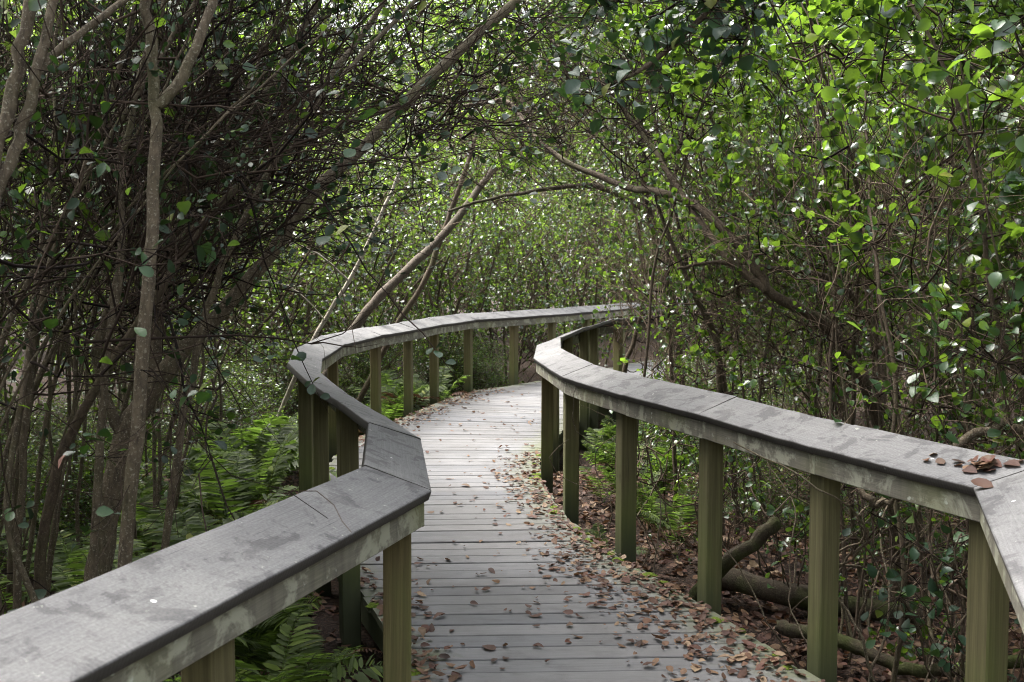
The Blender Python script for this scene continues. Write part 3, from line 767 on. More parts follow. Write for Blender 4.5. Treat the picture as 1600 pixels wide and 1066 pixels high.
for q, (x, y, top, nst, nb, ns, nc) in enumerate([(-2.3, 4.4, (.8, .4, 3.3), 8, 26, 14, 24), (-2.9, 5.6, (1.0, .3, 3.6), 9, 26, 14, 26), (-2.6, 6.7, (.8, .2, 3.7), 8, 24, 16, 26), (-3.4, 7.4, (1.2, .2, 4.0), 8, 24, 14, 26),
                                    (-3.0, 8.3, (.5, .2, 3.6), 7, 16, 20, 18), (-4.1, 9.2, (.6, .2, 4.0), 6, 12, 18, 18), (-3.3, 9.9, (.2, .2, 3.4), 5, 6, 20, 12), (-1.9, 3.7, (.6, .3, 2.8), 7, 18, 12, 10)]):
    cx, cy, h = x + top[0] * .7, y + top[1] * .7, top[2]
    tree('thicket_shrub', ['bare twiggy shrub just left of the gnarled tree base', 'dark twiggy shrub at the left edge behind the gnarled tree', 'tangled dark shrub whose twigs lean behind the big arching limb', 'dark shrub at the far left behind the other twiggy shrubs', 'leafier shrub standing left of the railing bend', 'tall dim shrub at the back of the left thicket', 'small leafy shrub beside the pale dead sapling', 'bare shrub between the slender speckled tree and the forked tree'][q], arching_stems((x, y), nst, top, .45, (.006, .015), gL, .3, .2), 'bark',
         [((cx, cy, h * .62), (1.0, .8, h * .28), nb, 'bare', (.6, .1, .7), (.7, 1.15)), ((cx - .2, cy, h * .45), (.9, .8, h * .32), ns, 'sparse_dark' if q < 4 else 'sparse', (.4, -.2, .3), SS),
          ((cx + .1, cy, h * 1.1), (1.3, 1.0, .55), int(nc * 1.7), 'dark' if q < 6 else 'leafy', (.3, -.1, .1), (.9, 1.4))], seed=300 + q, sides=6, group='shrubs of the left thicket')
# ---- centre, beyond the left railing
tree('leaning_tree', 'thick grey furrowed tree leaning right behind the far bend of the railing', [('trunk', LB['C1'], .068, .03)], 'bark_big',
     [((.3, 12.6, 4.2), (1.3, 1.0, .9), 40, 'far', (.3, -.2, .1), SS), ((-.5, 12.3, 3.0), (.8, .6, .6), 14, 'far', (.3, -.4, .1), (.6, .9)), ((0, 12.0, 3.0), (1.0, .6, .6), 16, 'bare_grey', (.4, -.2, .3), (.8, 1.4))], seed=41)
tree('leaning_tree', 'thin reddish brown tree leaning beside the thick grey furrowed one', [('trunk', LB['C2'], .042, .024)], 'bark_dark',
     [((-.4, 12.9, 4.0), (1.1, .8, .7), 26, 'far', (.2, -.2, .1), SS)], seed=42)
tree('dead_tree', 'pale bleached dead sapling with bare side branches left of centre', [('trunk', LB['C3'], .026, .012),
     ('limb', [(-1.65, 10.4, 1.59), (-1.9, 10.3, 1.85), (-2.2, 10.2, 2.0), (-2.6, 10.2, 2.1)], .012, .004), ('limb', [(-1.9, 10.4, 1.2), (-2.2, 10.3, 1.55), (-2.5, 10.2, 1.6)], .01, .004),
     ('limb', [(-1.36, 10.4, 2.17), (-1.6, 10.3, 2.5), (-1.9, 10.2, 2.6), (-2.1, 10.2, 2.9)], .009, .003), ('limb', [(-1.14, 10.5, 2.69), (-1.35, 10.4, 3.0), (-1.4, 10.4, 3.4)], .008, .003)], 'bark_pale', seed=43)
# ---- right side
r1 = tree('spreading_tree', 'crooked brown tree on the right whose limb loops across the walkway', [('trunk', LB['R1'], .042, .014), ('limb', LB['R1b'], .024, .009), ('limb', LB['R2'], .024, .01)], 'bark_dark',
     [((.9, 7.3, 2.7), (.8, .8, .45), 26, 'bare', (-.6, .3, .4), (.6, 1.0)), ((1.3, 6.8, 3.1), (.8, .7, .5), 16, 'leafy', (-.3, -.2, .2), SS), ((.6, 7.8, 3.9), (1.0, .9, .5), 26, 'leafy', (-.2, -.2, .2), SS)], seed=51)
tree('mossy_tree', 'slim tree with one level mossy limb reaching over the far walkway', [('trunk', [(1.75, 10.4, -.3), (1.7, 10.4, 1.0), (1.55, 10.45, 1.8), (1.37, 10.5, 2.3), (1.3, 10.6, 3.2), (1.25, 10.6, 4.2)], .06, .03), ('limb', LB['C4'], .034, .012, 'bark_moss')], 'bark_moss',
     [((.3, 10.9, 2.7), (.9, .3, .25), 8, 'leafy', (-.3, -.3, .3), SS), ((1.1, 10.6, 4.2), (1.2, .9, .8), 40, 'leafy', (-.2, -.2, .1), (.9, 1.3)), ((1.4, 10.4, 2.4), (.5, .5, .9), 16, 'bare_grey', (-.5, 0, .5), (.6, 1.0)), ((.5, 10.4, 3.3), (.9, .6, .5), 18, 'bare_grey', (-.6, 0, .2), (.8, 1.3))], seed=52)
for key, r0, lab, sd in (('R3', .026, 'slim brown sapling crossing the low limbs of the crooked tree', 53), ('R4', .03, 'thin dark sapling rising behind the bend of the right railing', 54), ('R5', .028, 'kinked sapling close behind the right railing', 55), ('R6', .022, 'straight thin sapling between kinked sapling and railing bend', 56)):
    P = LB[key]; tp = np.array(P[-1])
    tree('sapling', lab, [('trunk', P, r0, .010)], 'bark_dark', [(tuple(tp + np.array([0, 0, .2])), (.5, .5, .5), 12, 'leafy', (-.2, -.2, .3), SS), ((tp[0] + .15, tp[1], 1.5), (.3, .4, .7), 10, 'bare_grey', (0, 0, 1), (.5, .9)),
          ((tp[0] + .4, tp[1] - .1, 1.2), (.3, .35, .6), 7, 'sparse', (-.2, -.3, .4), SS)], seed=sd, sides=7)
gR = np.random.default_rng(78)
for q, (x, y, top, nst, nb, ns, nc) in enumerate([(2.35, 4.7, (-.1, .1, 3.2), 6, 12, 36, 26), (2.1, 5.5, (-.2, .1, 3.4), 6, 16, 40, 26), (2.9, 5.7, (-.2, .1, 3.7), 5, 10, 34, 24), (2.0, 6.9, (-.3, .1, 3.6), 6, 18, 36, 24),
                                    (2.9, 7.2, (-.3, .1, 4.0), 5, 10, 34, 26), (2.1, 8.6, (-.2, .2, 3.7), 6, 16, 32, 22), (3.0, 9.3, (-.2, .2, 4.2), 5, 10, 32, 24), (2.5, 10.6, (-.2, .2, 4.2), 5, 10, 30, 24), (2.9, 12.0, (0, .2, 4.4), 5, 6, 28, 24),
                                    (3.3, 4.6, (-.3, 0, 3.6), 5, 6, 24, 20)]):
    cx, cy, h = x + top[0] * .7, y + top[1] * .7, top[2]
    tree('thicket_shrub', ['nearest leafy shrub of the right thicket, behind the second and nearest posts', 'leafy shrub behind the middle of the right railing, second from the camera', 'dense tall shrub high on the right behind the nearest one', 'twiggy leafy shrub under the limbs of the crooked tree', 'tall bright shrub at the right above the crooked tree', 'twiggy shrub right of the straight thin sapling', 'tall leafy shrub behind the twiggy shrub by the sapling', 'leafy shrub beside the slim mossy limbed tree', 'farthest leafy shrub of the right thicket by the far deck', 'leafy shrub at the right edge of the picture'][q], arching_stems((x, y), nst, top, .55, (.006, .015), gR, .45, .22), 'bark_dark',
         [((cx, cy, h * .40), (.95, .6, h * .34), int(nb * 3.0), 'bare_grey', (-.1, 0, .7), (.5, .95)), ((cx - .1, cy - .15, h * .52), (.95, .6, h * .36), int(ns * .7), 'leafy', (-.25, -.5, .25), SS),
          ((cx, cy, h * .9), (.9, .8, h * .2), nc, 'dense', (-.2, -.3, .2), SS)], seed=400 + q, sides=6, group='shrubs of the right thicket')
# overhanging bough at the top, its trunk stands right of the frame
ov = tree('overhanging_tree', 'dark leafy bough hanging into the top of the view', [('trunk', [(2.6, 4.3, -.3), (2.6, 4.35, 1.0), (2.4, 4.4, 2.3), (2.1, 4.5, 3.3), (1.75, 4.5, 3.9)], .05, .03), ('limb', LB['over'], .018, .005),
     ('limb', [(1.05, 4.0, 3.07), (.8, 3.9, 3.0), (.5, 3.8, 2.85), (.3, 3.75, 2.72)], .01, .004), ('limb', [(.79, 3.8, 2.76), (.85, 3.7, 2.6), (.8, 3.65, 2.48)], .007, .003)], 'bark_dark',
     [((.62, 3.85, 2.72), (.36, .25, .2), 24, 'dark', (-.4, -.2, -.1), (.55, .8)), ((.95, 3.95, 2.95), (.4, .3, .25), 18, 'dark', (-.4, -.2, -.1), (.6, .9))], seed=61, sides=7)

def single_leaves(root, P, Dm, n, key, size, g, spread=.14):
    """n separate leaves on short stalks round the points P"""
    P = np.asarray(P); rl = np.array(root.location); stalks = Geo()
    for k in range(n):
        a0 = P[g.integers(len(P))]; p = a0 + g.normal(0, spread, 3)
        stalks.tube(np.array([a0, (a0 + p) / 2 + g.normal(0, .012, 3), p]) - rl, [.0026, .002, .0013], 3, cap=False)
        d = unit(np.array(Dm) + g.normal(0, .8, 3)); up = unit(np.array([0, -.2, 1.]) + g.normal(0, .6, 3))
        s = np.cross(d, up); s /= np.linalg.norm(s); up = np.cross(s, d)
        sz = size * g.uniform(.75, 1.2)
        mt = Matrix(((s[0] * sz, d[0] * sz, up[0] * sz, p[0] - rl[0]), (s[1] * sz, d[1] * sz, up[1] * sz, p[1] - rl[1]), (s[2] * sz, d[2] * sz, up[2] * sz, p[2] - rl[2]), (0, 0, 0, 1)))
        o = link('leaf', LEAF_OBJ[key][g.integers(4)], root); o.matrix_basis = mt
    tag(link('twigs', stalks.mesh('twigs', ['twig']), root), kind='stuff')
gO = np.random.default_rng(62)
pts = np.concatenate([smooth_path(LB['over'][2:], 2), smooth_path(np.array([(1.05, 4.0, 3.07), (.8, 3.9, 3.0), (.5, 3.8, 2.85), (.3, 3.75, 2.72)]), 2), np.array([(.8, 3.7, 2.55), (.85, 3.7, 2.62), (.7, 3.7, 2.7), (.9, 3.8, 2.8), (.75, 3.8, 2.85)] * 3)])
single_leaves(ov, pts, (-.5, -.3, -.1), 300, 'dark', .062, gO, .075)
# near low shrub behind the right railing, large round leaves
def low_shrub(label, base, pts, r, nleaf, key, size, seed, group=None, spread=.09, stems=None):
    g = np.random.default_rng(seed); b = np.array([base[0], base[1], ground_z(*base) - .05])
    limbs = []
    for k, p in enumerate(pts):
        p = np.array(p); t = np.linspace(0, 1, 6)[:, None]
        P = b * (1 - t) + p * t + g.normal(0, .04, (6, 3)) * np.sin(math.pi * t); limbs.append(('stem', P, r, r * .4))
    root = tree('low_shrub', label, limbs, 'bark_dark', (), group, 'shrub', seed, 6)
    Q = np.concatenate([np.array(l[1])[3:] for l in limbs] + [np.array(pts)] * 2)
    single_leaves(root, Q, (-.3, -.6, .1), nleaf, key, size, g, spread)
    return root
low_shrub('low shrub with large round leaves under the right railing by the nearest post', (2.1, 4.4), [(1.75, 4.2, .55), (1.95, 4.1, .7), (1.7, 4.4, .3), (2.05, 4.3, .25), (1.9, 4.5, .5), (2.2, 4.1, .6), (1.85, 4.2, .05), (1.6, 4.5, .65)], .007, 150, 'dark', .062, 501, spread=.12)
low_shrub('shrub with bright round leaves above the right railing at the right edge', (2.6, 4.5), [(2.0, 4.2, 1.35), (2.3, 4.2, 1.5), (2.2, 4.0, 1.9), (2.1, 4.1, 2.3), (2.4, 4.2, 2.5), (1.85, 4.3, 2.6), (1.75, 4.4, 1.3), (2.2, 4.2, 2.9)], .008, 260, 'green', .064, 502, spread=.2)
low_shrub('low leafy sprig behind the middle posts of the right railing', (1.7, 6.0), [(1.35, 5.9, .5), (1.5, 5.8, .3), (1.25, 6.2, .6), (1.6, 5.7, .8)], .006, 60, 'green', .055, 503, spread=.1)
low_shrub('leafy sprig behind the far bend of the right railing', (1.3, 8.6), [(1.0, 8.5, .7), (1.2, 8.4, .9), (1.1, 8.8, .5), (1.4, 8.5, 1.1)], .006, 80, 'green', .06, 504, spread=.13)
for root, P, n, key, sz, sd in ((t1, [(-1.05, 3.3, 2.3), (-.95, 3.35, 1.9), (-1.0, 3.3, 1.5), (-1.2, 3.2, 2.1)], 10, 'green', .05, 511), (t3, [(-1.35, 3.0, 1.9), (-1.4, 3.0, 1.5), (-1.3, 3.0, 2.3)], 9, 'green', .048, 512), (t3, [(-1.35, 3.0, 1.6), (-1.25, 3.05, 1.9), (-1.1, 3.1, 2.3), (-1.4, 3.0, 1.2)], 3, 'pink', .045, 513), (t2, [(-.8, 4.4, 2.4), (-.9, 4.4, 2.1), (-.6, 4.6, 2.6), (-1.0, 4.3, 1.8)], 12, 'green', .05, 514)):
    single_leaves(root, P, (.2, -.5, .1), n, key, sz, np.random.default_rng(sd), .16)
# ---- fallen logs on the right
def log(label, P, r, mat='bark_moss', seed=0, name='fallen_log'):
    P = np.array(P) - np.array([0, 0, .035 if name == 'fallen_log' else 0]); o_ = P.mean(0); geo = Geo(); Q = smooth_path(P, 2, .008, np.random.default_rng(seed))
    geo.tube(Q - o_, np.asarray(r) if hasattr(r, '__len__') and len(r) == len(Q) else np.linspace(r[0], r[1], len(Q)), 14, 0, True, .11, seed)
    return tag(link(name, geo.mesh(name, [mat]), None, o_), label, 'log')
log('sawn mossy log stub sticking up behind the right railing posts', [(1.0, 5.9, -.25), (1.14, 5.75, .0), (1.32, 5.65, .21), (1.49, 5.7, .34)], (.044, .038), seed=1)
log('round mossy log lying behind the stub on the right', [(1.22, 6.2, -.1), (1.47, 6.0, -.14), (1.9, 5.85, -.2), (2.4, 5.8, -.24)], (.07, .055), seed=2)
log('dark mossy log curving along the ground beneath the nearest right posts', [(1.42, 5.3, -.12), (1.67, 5.0, -.09), (1.78, 4.9, -.14), (1.95, 4.8, -.17), (2.18, 4.7, -.12), (2.47, 4.6, .0)], (.036, .026), seed=3)
log('bare brown branch arching up behind the right railing cap', [(1.5, 4.7, .95), (1.55, 4.5, 0.75), (1.60, 4.45, 0.70), (1.67, 4.40, 0.73), (1.78, 4.40, 0.85), (1.96, 4.40, 0.99), (2.07, 4.40, 1.05), (2.22, 4.40, 1.05), (2.44, 4.40, 1.1), (2.7, 4.5, .7), (2.8, 4.5, -.3)], (.014, .022), 'bark', 4, 'arching_branch')

for q, (x, y, lab) in enumerate([(1.75, 5.1, 'tangle of thin vines and small leaves behind the nearest right posts'), (1.35, 6.5, 'tangle of bare twigs behind the middle right posts'), (2.3, 4.3, 'tangle of twigs low at the right edge under the railing'), (1.15, 7.8, 'tangle of twigs and leaves behind the fourth right post'), (1.75, 4.75, 'thin leafy vines beside the dark log under the right railing'), (1.6, 5.75, 'leafy vines growing over the round mossy log')]):
    g_ = np.random.default_rng(540 + q)
    tree('vine_tangle', lab, arching_stems((x, y), 6, (-.1, .1, 1.0), .4, (.004, .010), g_, .3, .35), 'bark', [((x - .1, y, .25), (.5, .6, .35), 16, 'bare_grey', (-.3, -.2, .3), (.3, .6)), ((x - .1, y, .35), (.45, .5, .4), 22, 'leafy', (-.3, -.4, .2), (.4, .75))], None, 'vine', 540 + q, 6, branch_mat='twig_grey')
# ---- ferns
def make_frond(seed, L=.62, pairs=19, wid=.16, droop=.55):
    g = np.random.default_rng(seed); geo = Geo(); n = 10
    t = np.linspace(0, 1, n)
    P = np.stack([L * np.sin(t * 1.25) / 1.05, L * .06 * np.sin(t * 2.2 + g.uniform(-1, 1)), L * (.75 * t - droop * t ** 2.2)], 1)
    geo.tube(P, np.linspace(.0028, .0009, n), 3, cap=False)
    O, D_, N_, S_ = [], [], [], []
    for k in range(pairs):
        tt = .16 + .84 * k / (pairs - 1); i = min(int(tt * (n - 1)), n - 2); f = tt * (n - 1) - i
        p = P[i] * (1 - f) + P[i + 1] * f; T = unit(P[i + 1] - P[i])
        sz = wid * (math.sin(math.pi * (.12 + .86 * tt)) ** .7 + .05) * g.uniform(.85, 1.1)
        for s_ in (-1, 1):
            S = unit(np.cross(T, [0, 0, 1.])) * s_
            O.append(p); D_.append(S + T * .32 + np.array([0, 0, -.12]) + g.normal(0, .1, 3)); N_.append(np.array([0, 0, 1.]) + g.normal(0, .18, 3)); S_.append(sz)
    sh = (np.array([(0, 0, 0), (-.085, .25, .02), (.085, .25, .02), (-.07, .68, 0.), (.07, .68, 0.), (0, 1, -.1)]), [(0, 2, 4, 3, 1), (3, 4, 5)])
    geo.leaves(O, D_, N_, np.array(S_), sh, 1)
    return geo.mesh('frond', ['fern', 'fern'] if seed < 720 else ['dead', 'dead'])
FROND = [make_frond(700 + i, .62, 25, .13) for i in range(4)] + [make_frond(710 + i, .55, 30, .10, .4) for i in range(4)] + [make_frond(730, .5, 24, .09, .8)]
gF = np.random.default_rng(720)
def fern(x, y, label, group, s=1.0, n=None):
    r = thing('fern', label, 'fern', (x, y, ground_z(x, y) - .02), gF.uniform(0, 6), group)
    n = n or gF.integers(7, 11)
    for k in range(n):
        link('frond', FROND[gF.integers(len(FROND))], r, (0, 0, 0), (gF.normal(0, .2), -gF.uniform(.2, .9), k * 2 * math.pi / n + gF.normal(0, .25)), s * gF.uniform(.75, 1.2))
    return r
for k in range(34):
    y = gF.uniform(4.3, 9.2); xl = np.interp(y, LI[:, 1], LI[:, 0]); x = xl - gF.uniform(.5, 2.3) 
    if (x + 1.87) ** 2 + (y - 4.3) ** 2 < .15: continue
    fern(x, y, 'green fern in the fern bed left of the railing', 'ferns of the left bed', gF.uniform(1.0, 1.5))
for k in range(20):
    y = gF.uniform(9.5, 14.8); xl = np.interp(y, LI[:, 1], LI[:, 0]); x = xl - gF.uniform(.4, 1.2)
    fern(x, y, 'bright fern behind the posts of the far left railing', 'ferns along the far railing', gF.uniform(.9, 1.3))
for k in range(22):
    y = gF.uniform(5.6, 11.5); xr = np.interp(y, RI[:, 1], RI[:, 0]); x = xr + gF.uniform(.4, 1.1)
    fern(x, y, 'fern growing behind the bend of the right railing', 'ferns behind the right railing', gF.uniform(.7, 1.1))
fern(-1.02, 4.05, 'fern showing under the near left railing cap', None, 1.15)
fern(-.93, 4.75, 'fern leaning against the railing just beyond the near left post', None, .8)
fern(-1.25, 4.9, 'fern with long fronds between the near left post and the next ones', None, 1.1)
fern(-1.75, 2.7, 'fern at the far left edge behind the near railing', None, 1.1)
fern(-2.2, 3.4, 'fern at the foot of the gnarled tree on the left', None, 1.2)
fern(.64, 7.0, 'small fern at the foot of the fourth right post', None, .6)

# ---- background wood: each tree has stems and a crown
def make_crown(seed, n_clump=78, per=74, rad=(1.35, 1.35, 2.0), cz=2.2):
    g = np.random.default_rng(seed); geo = Geo()
    U = g.normal(0, 1, (n_clump, 3)); U /= np.linalg.norm(U, axis=1)[:, None]; U *= g.uniform(0, 1, (n_clump, 1)) ** .4
    C = U * np.array(rad) + np.array([0, 0, cz])
    for c in C:
        k = g.integers(per // 2, per)
        P = c + g.normal(0, g.uniform(.11, .24), (k, 3))
        st = np.array([c[0] * .35, c[1] * .35, c[2] - .6]); geo.tube(np.array([st, (st + c) / 2 + g.normal(0, .08, 3), c]), [.012, .008, .004], 3, 0, False)
        for _ in range(4): geo.tube(np.array([c, c + g.normal(0, .16, 3), c + g.normal(0, .3, 3)]), [.004, .003, .002], 3, 0, False)
        geo.leaves(P, g.normal(0, 1, (k, 3)) + np.array([0, 0, .2]), np.array([0, 0, 1.]) + g.normal(0, .7, (k, 3)), g.uniform(.04, .072, k), LEAF_FAR, 1)
    return geo.mesh('crown', ['twig_grey', 'leaf' if seed % 3 == 1 else 'leaf_far'])
def make_stems(seed, n=6, h=2.6):
    g = np.random.default_rng(seed); geo = Geo()
    for k in range(n):
        d = np.array([g.normal(0, .3), g.normal(0, .3), 1.]); P = curve_twig(g, (g.normal(0, .12), g.normal(0, .12), 0), d, h * g.uniform(.8, 1.2), 8, .12, .1)
        r = g.uniform(.015, .04); geo.tube(P, np.linspace(r, r * .4, 8), 6, 0, False)
    return geo.mesh('trunk', ['bark_dark'])
CROWN = [make_crown(800 + i) for i in range(6)]; STEMS = [make_stems(820 + i) for i in range(4)]
gB = np.random.default_rng(830)
def bg_tree(x, y, s, label, group, sx=1.0):
    r = thing('background_tree', label, 'tree', (x, y, ground_z(x, y) if abs(x) < 9 and y < 22 else -.34), gB.uniform(0, 6.28), group)
    link('trunk', STEMS[gB.integers(4)], r, (0, 0, -.05), None, (s * sx, s * sx, s * 1.05))
    link('crown', CROWN[gB.integers(6)], r, (0, 0, 0), (0, 0, gB.uniform(0, 6.28)), (s * sx, s * sx, s))
for x, y, s in [(-3.9, 11.6, 1.0), (-3.0, 13.2, 1.0), (-4.8, 13.4, 1.25), (-2.2, 15.0, 1.05), (-3.7, 15.6, 1.3), (-5.6, 16, 1.4), (-1.2, 16.6, 1.0), (-.1, 17.6, 1.1), (-2.4, 17.4, 1.4), (1.0, 19.2, 1.2), (-.9, 19.3, 1.5), (2.2, 21.2, 1.4), (-4.0, 18.5, 1.6), (-6.5, 11.5, 1.4), (-5.3, 9.6, 1.2), (-4.9, 7.4, 1.1), (-7.6, 9.5, 1.6), (-9, 12, 1.8), (-8, 14.5, 1.8), (-10, 8, 2.0), (-11.5, 16, 2.2), (-7.3, 18.5, 1.9)]:
    bg_tree(x, y, s, 'bushy small leaved tree in the bright wood beyond the left railing', 'trees beyond the left railing')
for x, y, s in [(3.6, 11.0, 1.2), (4.3, 8.6, 1.2), (4.2, 6.4, 1.1), (4.9, 12.9, 1.5), (5.6, 10.2, 1.5), (3.9, 13.8, 1.1), (6.3, 14.6, 1.7), (4.2, 4.6, 1.1)]:
    bg_tree(x, y, s, 'bushy tree filling the wood behind the right thicket', 'trees behind the right thicket')
for x, y, s in [(-3.6, 3.6, 1.2), (-4.6, 5.4, 1.35), (-3.4, 1.6, 1.15)]:
    bg_tree(x, y, s, 'dense tree added at the left edge to shade the thicket', 'trees added at the left edge')  # extra crowns placed here to hold side light off the left thicket
for x, y, s in [(-3.3, -.9, 1.2), (-3.0, .45, 1.3), (-4.9, .3, 1.4), (-4.6, -3.2, 1.3), (-6, -1.5, 1.5), (-5.2, -6, 1.4), (-.2, -5.2, 1.2), (-.6, -8, 1.5), (1.9, -6.2, 1.4), (2.6, -3.4, 1.2), (2.6, -.9, 1.1), (3.7, 1.2, 1.25), (4.0, 3.0, 1.2), (5.3, 0, 1.5), (5.6, 3.2, 1.4), (4.8, -4.5, 1.5), (-6.2, 3.0, 1.5), (-6.4, 6.6, 1.5), (-3, -9.5, 1.6), (-5.4, 3.8, 2.0), (-5.6, 7.6, 2.1), (-7.5, 5.5, 2.2), (-6.2, -.8, 1.9), (6.8, 1.2, 1.9)]:
    bg_tree(x, y, s, 'leafy tree added around the near end of the boardwalk to block low side light', 'trees added around the near end of the boardwalk')  # trees put in behind and beside the camera to cut low-angle light
def low_bush(x, y, s, label, group):
    r = thing('understory_bush', label, 'bush', (x, y, ground_z(x, y) - .35 * s), gB.uniform(0, 6.28), group)
    link('crown', CROWN[gB.integers(6)], r, (0, 0, -.1), None, (s * 1.15, s * 1.15, s * .8))
for k in range(16):
    y = gB.uniform(9.5, 17.5); x = np.interp(y, LI[:, 1], LI[:, 0]) - gB.uniform(1.0, 2.4)
    low_bush(x, y, gB.uniform(.3, .5), 'low green bush behind the posts of the far left railing', 'bushes along the far left railing')
for k in range(10):
    y = gB.uniform(6.5, 10.5); low_bush(np.interp(y, LI[:, 1], LI[:, 0]) - gB.uniform(1.5, 3.6), y, gB.uniform(.28, .42), 'low bush in the shade of the left thicket', 'bushes in the left thicket')
for x, y, s in [(1.75, 10.5, .36), (2.05, 11.2, .42), (2.5, 11.7, .46), (2.2, 12.4, .4), (3.0, 12.6, .5), (1.7, 11.6, .3), (2.7, 13.2, .42)]:
    low_bush(x, y, s, 'low bush hiding the far deck behind the right railing', 'bushes before the far deck')
for k in range(14):
    y = gB.uniform(6.8, 12.0); low_bush(np.interp(y, RI[:, 1], RI[:, 0]) + gB.uniform(1.3, 3.2), y, gB.uniform(.26, .42), 'low bush in the shade of the right thicket', 'bushes in the right thicket')
for k in range(26):
    x = -14 + 28 * (k % 13) / 12 + gB.uniform(-.8, .8); y = 24 + 7 * (k // 13) + gB.uniform(-1.2, 1.2)
    if k == 7: continue
    bg_tree(x, y, gB.uniform(1.9, 2.6) + .4 * (k // 13), 'tall leafy tree at the back of the wood', 'trees at the back of the wood')

for k in range(13):
    bg_tree(-21 + 3.5 * k + gB.uniform(-.6, .6), 39 + gB.uniform(-1.5, 1.5), gB.uniform(3.2, 3.9), 'tall leafy tree at the back of the wood', 'trees at the back of the wood')

# ---- fallen leaves
DEAD = []
for i in range(8):
    g_ = Geo(); V_, F_ = dead_shape(850 + i); g_.add(V_, F_, 0); DEAD.append(g_.mesh('fallen_leaf', ['dead']))
gD = np.random.default_rng(860)
def deck_point(k, t):
    a = STATIONS[k]; return a[0] * (1 - t) + a[1] * t
st_y = np.array([(a[0][1] + a[1][1]) / 2 for a in STATIONS])
def sample_deck(n, mode):
    out = []
    while len(out) < n:
        y = gD.uniform(2.7, 15.5) if mode != 'near' else gD.uniform(2.7, 6)
        k = int(np.argmin(np.abs(st_y - y))); u_ = gD.random()
        if mode == 'centre': t = gD.uniform(.05, .95)
        elif mode == 'right':
            if y > 9.5 or (y > 6.4 and u_ > .45): continue
            t = 1.0 - abs(gD.normal(0, .11 + .08 * (y < 6)))
        else:
            if not (y < 5.6 or 9.5 < y < 14): continue
            t = abs(gD.normal(0, .06 if y < 5 else .10))
        if not 0 < t < 1: continue
        p = deck_point(k, t); q = STATIONS[min(k + 1, len(STATIONS) - 1)]
        p = p + (deck_point(min(k + 1, len(STATIONS) - 1), t) - p) * gD.random()
        out.append((p[0], p[1]))
    return out
spec = [('centre', 80, 'dry brown leaf lying on the open middle of the deck', 'leaves on the middle of the deck'), ('right', 140, 'dry brown leaf in the drift along the right deck edge', 'leaves drifted along the right deck edge'), ('left', 70, 'dry brown leaf in the drift along the left deck edge', 'leaves drifted along the left deck edge')]
for mode, n, lab, grp in spec:
    for (x, y) in sample_deck(n, mode):
        s = .03 + .06 * gD.random() ** 1.4
        tag(link('fallen_leaf', DEAD[gD.integers(8)], None, (x, y, .0025 + gD.uniform(0, .004)), (gD.normal(0, .07), gD.normal(0, .07), gD.uniform(0, 6.28)), (s * gD.uniform(.6, 1.2), s, s * gD.uniform(.6, 1.8))), lab, 'leaf', grp)
def litter(name, pts, size, label, shapes=None, tilt=.25):
    geo = Geo()
    for i in range(8):
        sel = pts[i::8]
        if not len(sel): continue
        a = gD.uniform(0, 6.28, len(sel)); n = len(sel)
        geo.leaves(np.array(sel), np.stack([np.cos(a), np.sin(a), gD.normal(0, tilt, n)], 1), np.array([0, 0, 1.]) + gD.normal(0, tilt, (n, 3)), gD.uniform(*size, n), dead_shape(850 + i), 0)
    return tag(link(name, geo.mesh(name, ['dead'])), label, 'leaf litter', None, 'stuff')
dl = [(x, y, .003 + gD.uniform(0, .012)) for x, y in sample_deck(1700, 'right') + sample_deck(1000, 'left') + sample_deck(300, 'centre')]
litter('leaf_drift', dl, (.012, .065), 'small brown leaf scraps drifted over the boardwalk planks')
gl = []
while len(gl) < 17000:
    x, y = (gD.uniform(-3.6, 0) if gD.random() < .3 else gD.uniform(.2, 3.6)), gD.uniform(2.4, 3) + 8 * gD.random() ** 1.5
    if in_walk(x, y, -.12): continue
    gl.append((x, y, ground_z(x, y) + gD.uniform(.0, .03)))
litter('leaf_litter', gl, (.035, .075), 'brown leaf litter covering the swamp floor', None, .35)
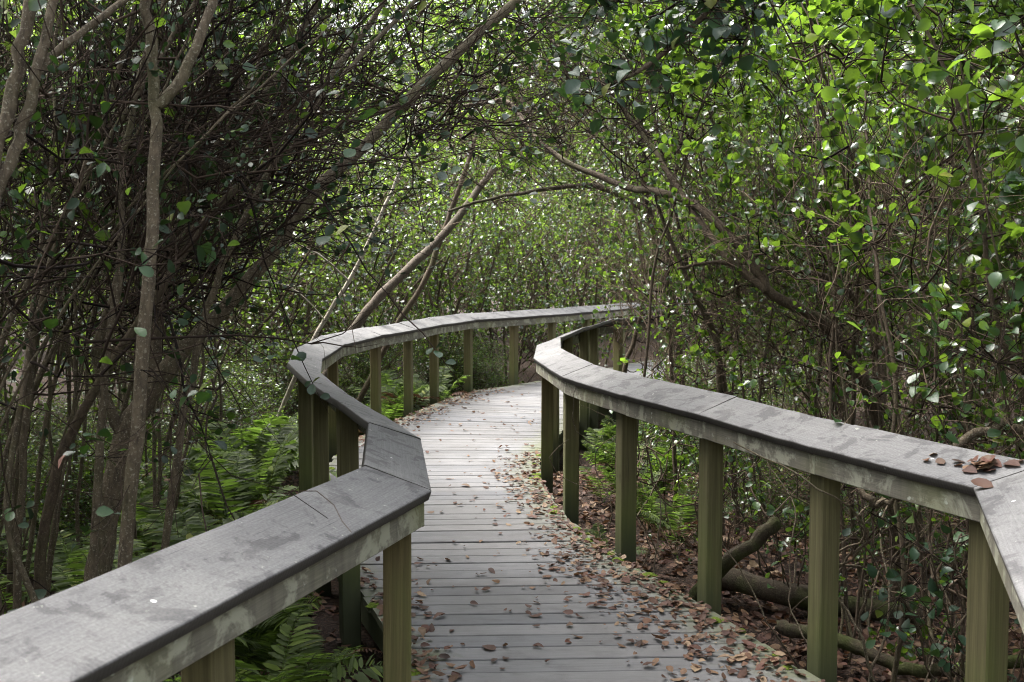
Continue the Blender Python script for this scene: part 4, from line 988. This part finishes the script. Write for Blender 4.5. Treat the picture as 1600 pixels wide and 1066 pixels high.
# pile on the right cap rail near its corner
def on_cap(side, poly, i, t, o):
    a = offset_nodes(poly, o, side); p = a[i] * (1 - t) + a[i + 1] * t
    return (p[0], p[1], 1.0 + math.tan(TILT) * o + .004)
capn = unit(np.array([0, 0, 1.]))
for k, (t, o, s) in enumerate([(.12, .10, .06), (.14, .12, .07), (.10, .12, .065), (.16, .10, .06), (.13, .14, .07), (.09, .09, .055), (.18, .13, .06), (.22, .10, .05), (.25, .12, .055), (.11, .15, .06), (.36, .08, .045), (.40, .13, .05), (.06, .17, .07), (.15, .16, .06), (.12, .11, .08), (.10, .10, .075), (.14, .11, .08), (.17, .12, .07), (.11, .13, .08), (.08, .11, .07), (.13, .08, .065), (.30, .09, .05), (.07, .20, .08)]):
    x, y, z = on_cap(1, RI, 1, t, o)
    tag(link('fallen_leaf', DEAD[k % 8], None, (x, y, z + (.012 if k > 3 and k < 7 else .016 if k > 13 and k < 19 else 0)), (gD.normal(0, .2), -TILT * .8 + gD.normal(0, .15), gD.uniform(-.8, .8)), s), 'curled reddish brown leaf piled on the right railing cap', 'leaf', 'leaves piled on the right railing cap')
x, y, z = on_cap(1, RI, 0, .985, .03)
tag(link('fallen_leaf', DEAD[2], None, (x, y, z), (.1, -.3, .4), .085), 'long curled tan leaf on the right railing cap at its corner joint', 'leaf')
# moss cushions on the deck edge
geo = Geo()
for k in range(60):
    kk = gD.integers(20, 70); side_r = gD.random() < .8
    p = deck_point(int(kk), 1.0 - abs(gD.normal(0, .02)) if side_r else abs(gD.normal(0, .015)))
    r_ = gD.uniform(.015, .045)
    V, F = [], []
    for a in range(7): V.append((p[0] + r_ * math.cos(a * .897) * gD.uniform(.8, 1.2), p[1] + r_ * math.sin(a * .897) * gD.uniform(.8, 1.2), .002))
    for a in range(7): V.append((p[0] + .6 * r_ * math.cos(a * .897), p[1] + .6 * r_ * math.sin(a * .897), .002 + r_ * .3 * gD.uniform(.7, 1.2)))
    V.append((p[0], p[1], .002 + r_ * .38))
    F = [(a, (a + 1) % 7, 7 + (a + 1) % 7, 7 + a) for a in range(7)] + [(7 + a, 7 + (a + 1) % 7, 14) for a in range(7)]
    geo.add(V, F, 0)
tag(link('moss', geo.mesh('moss', ['moss'])), 'low green moss cushions along the deck edges', 'moss', None, 'stuff')
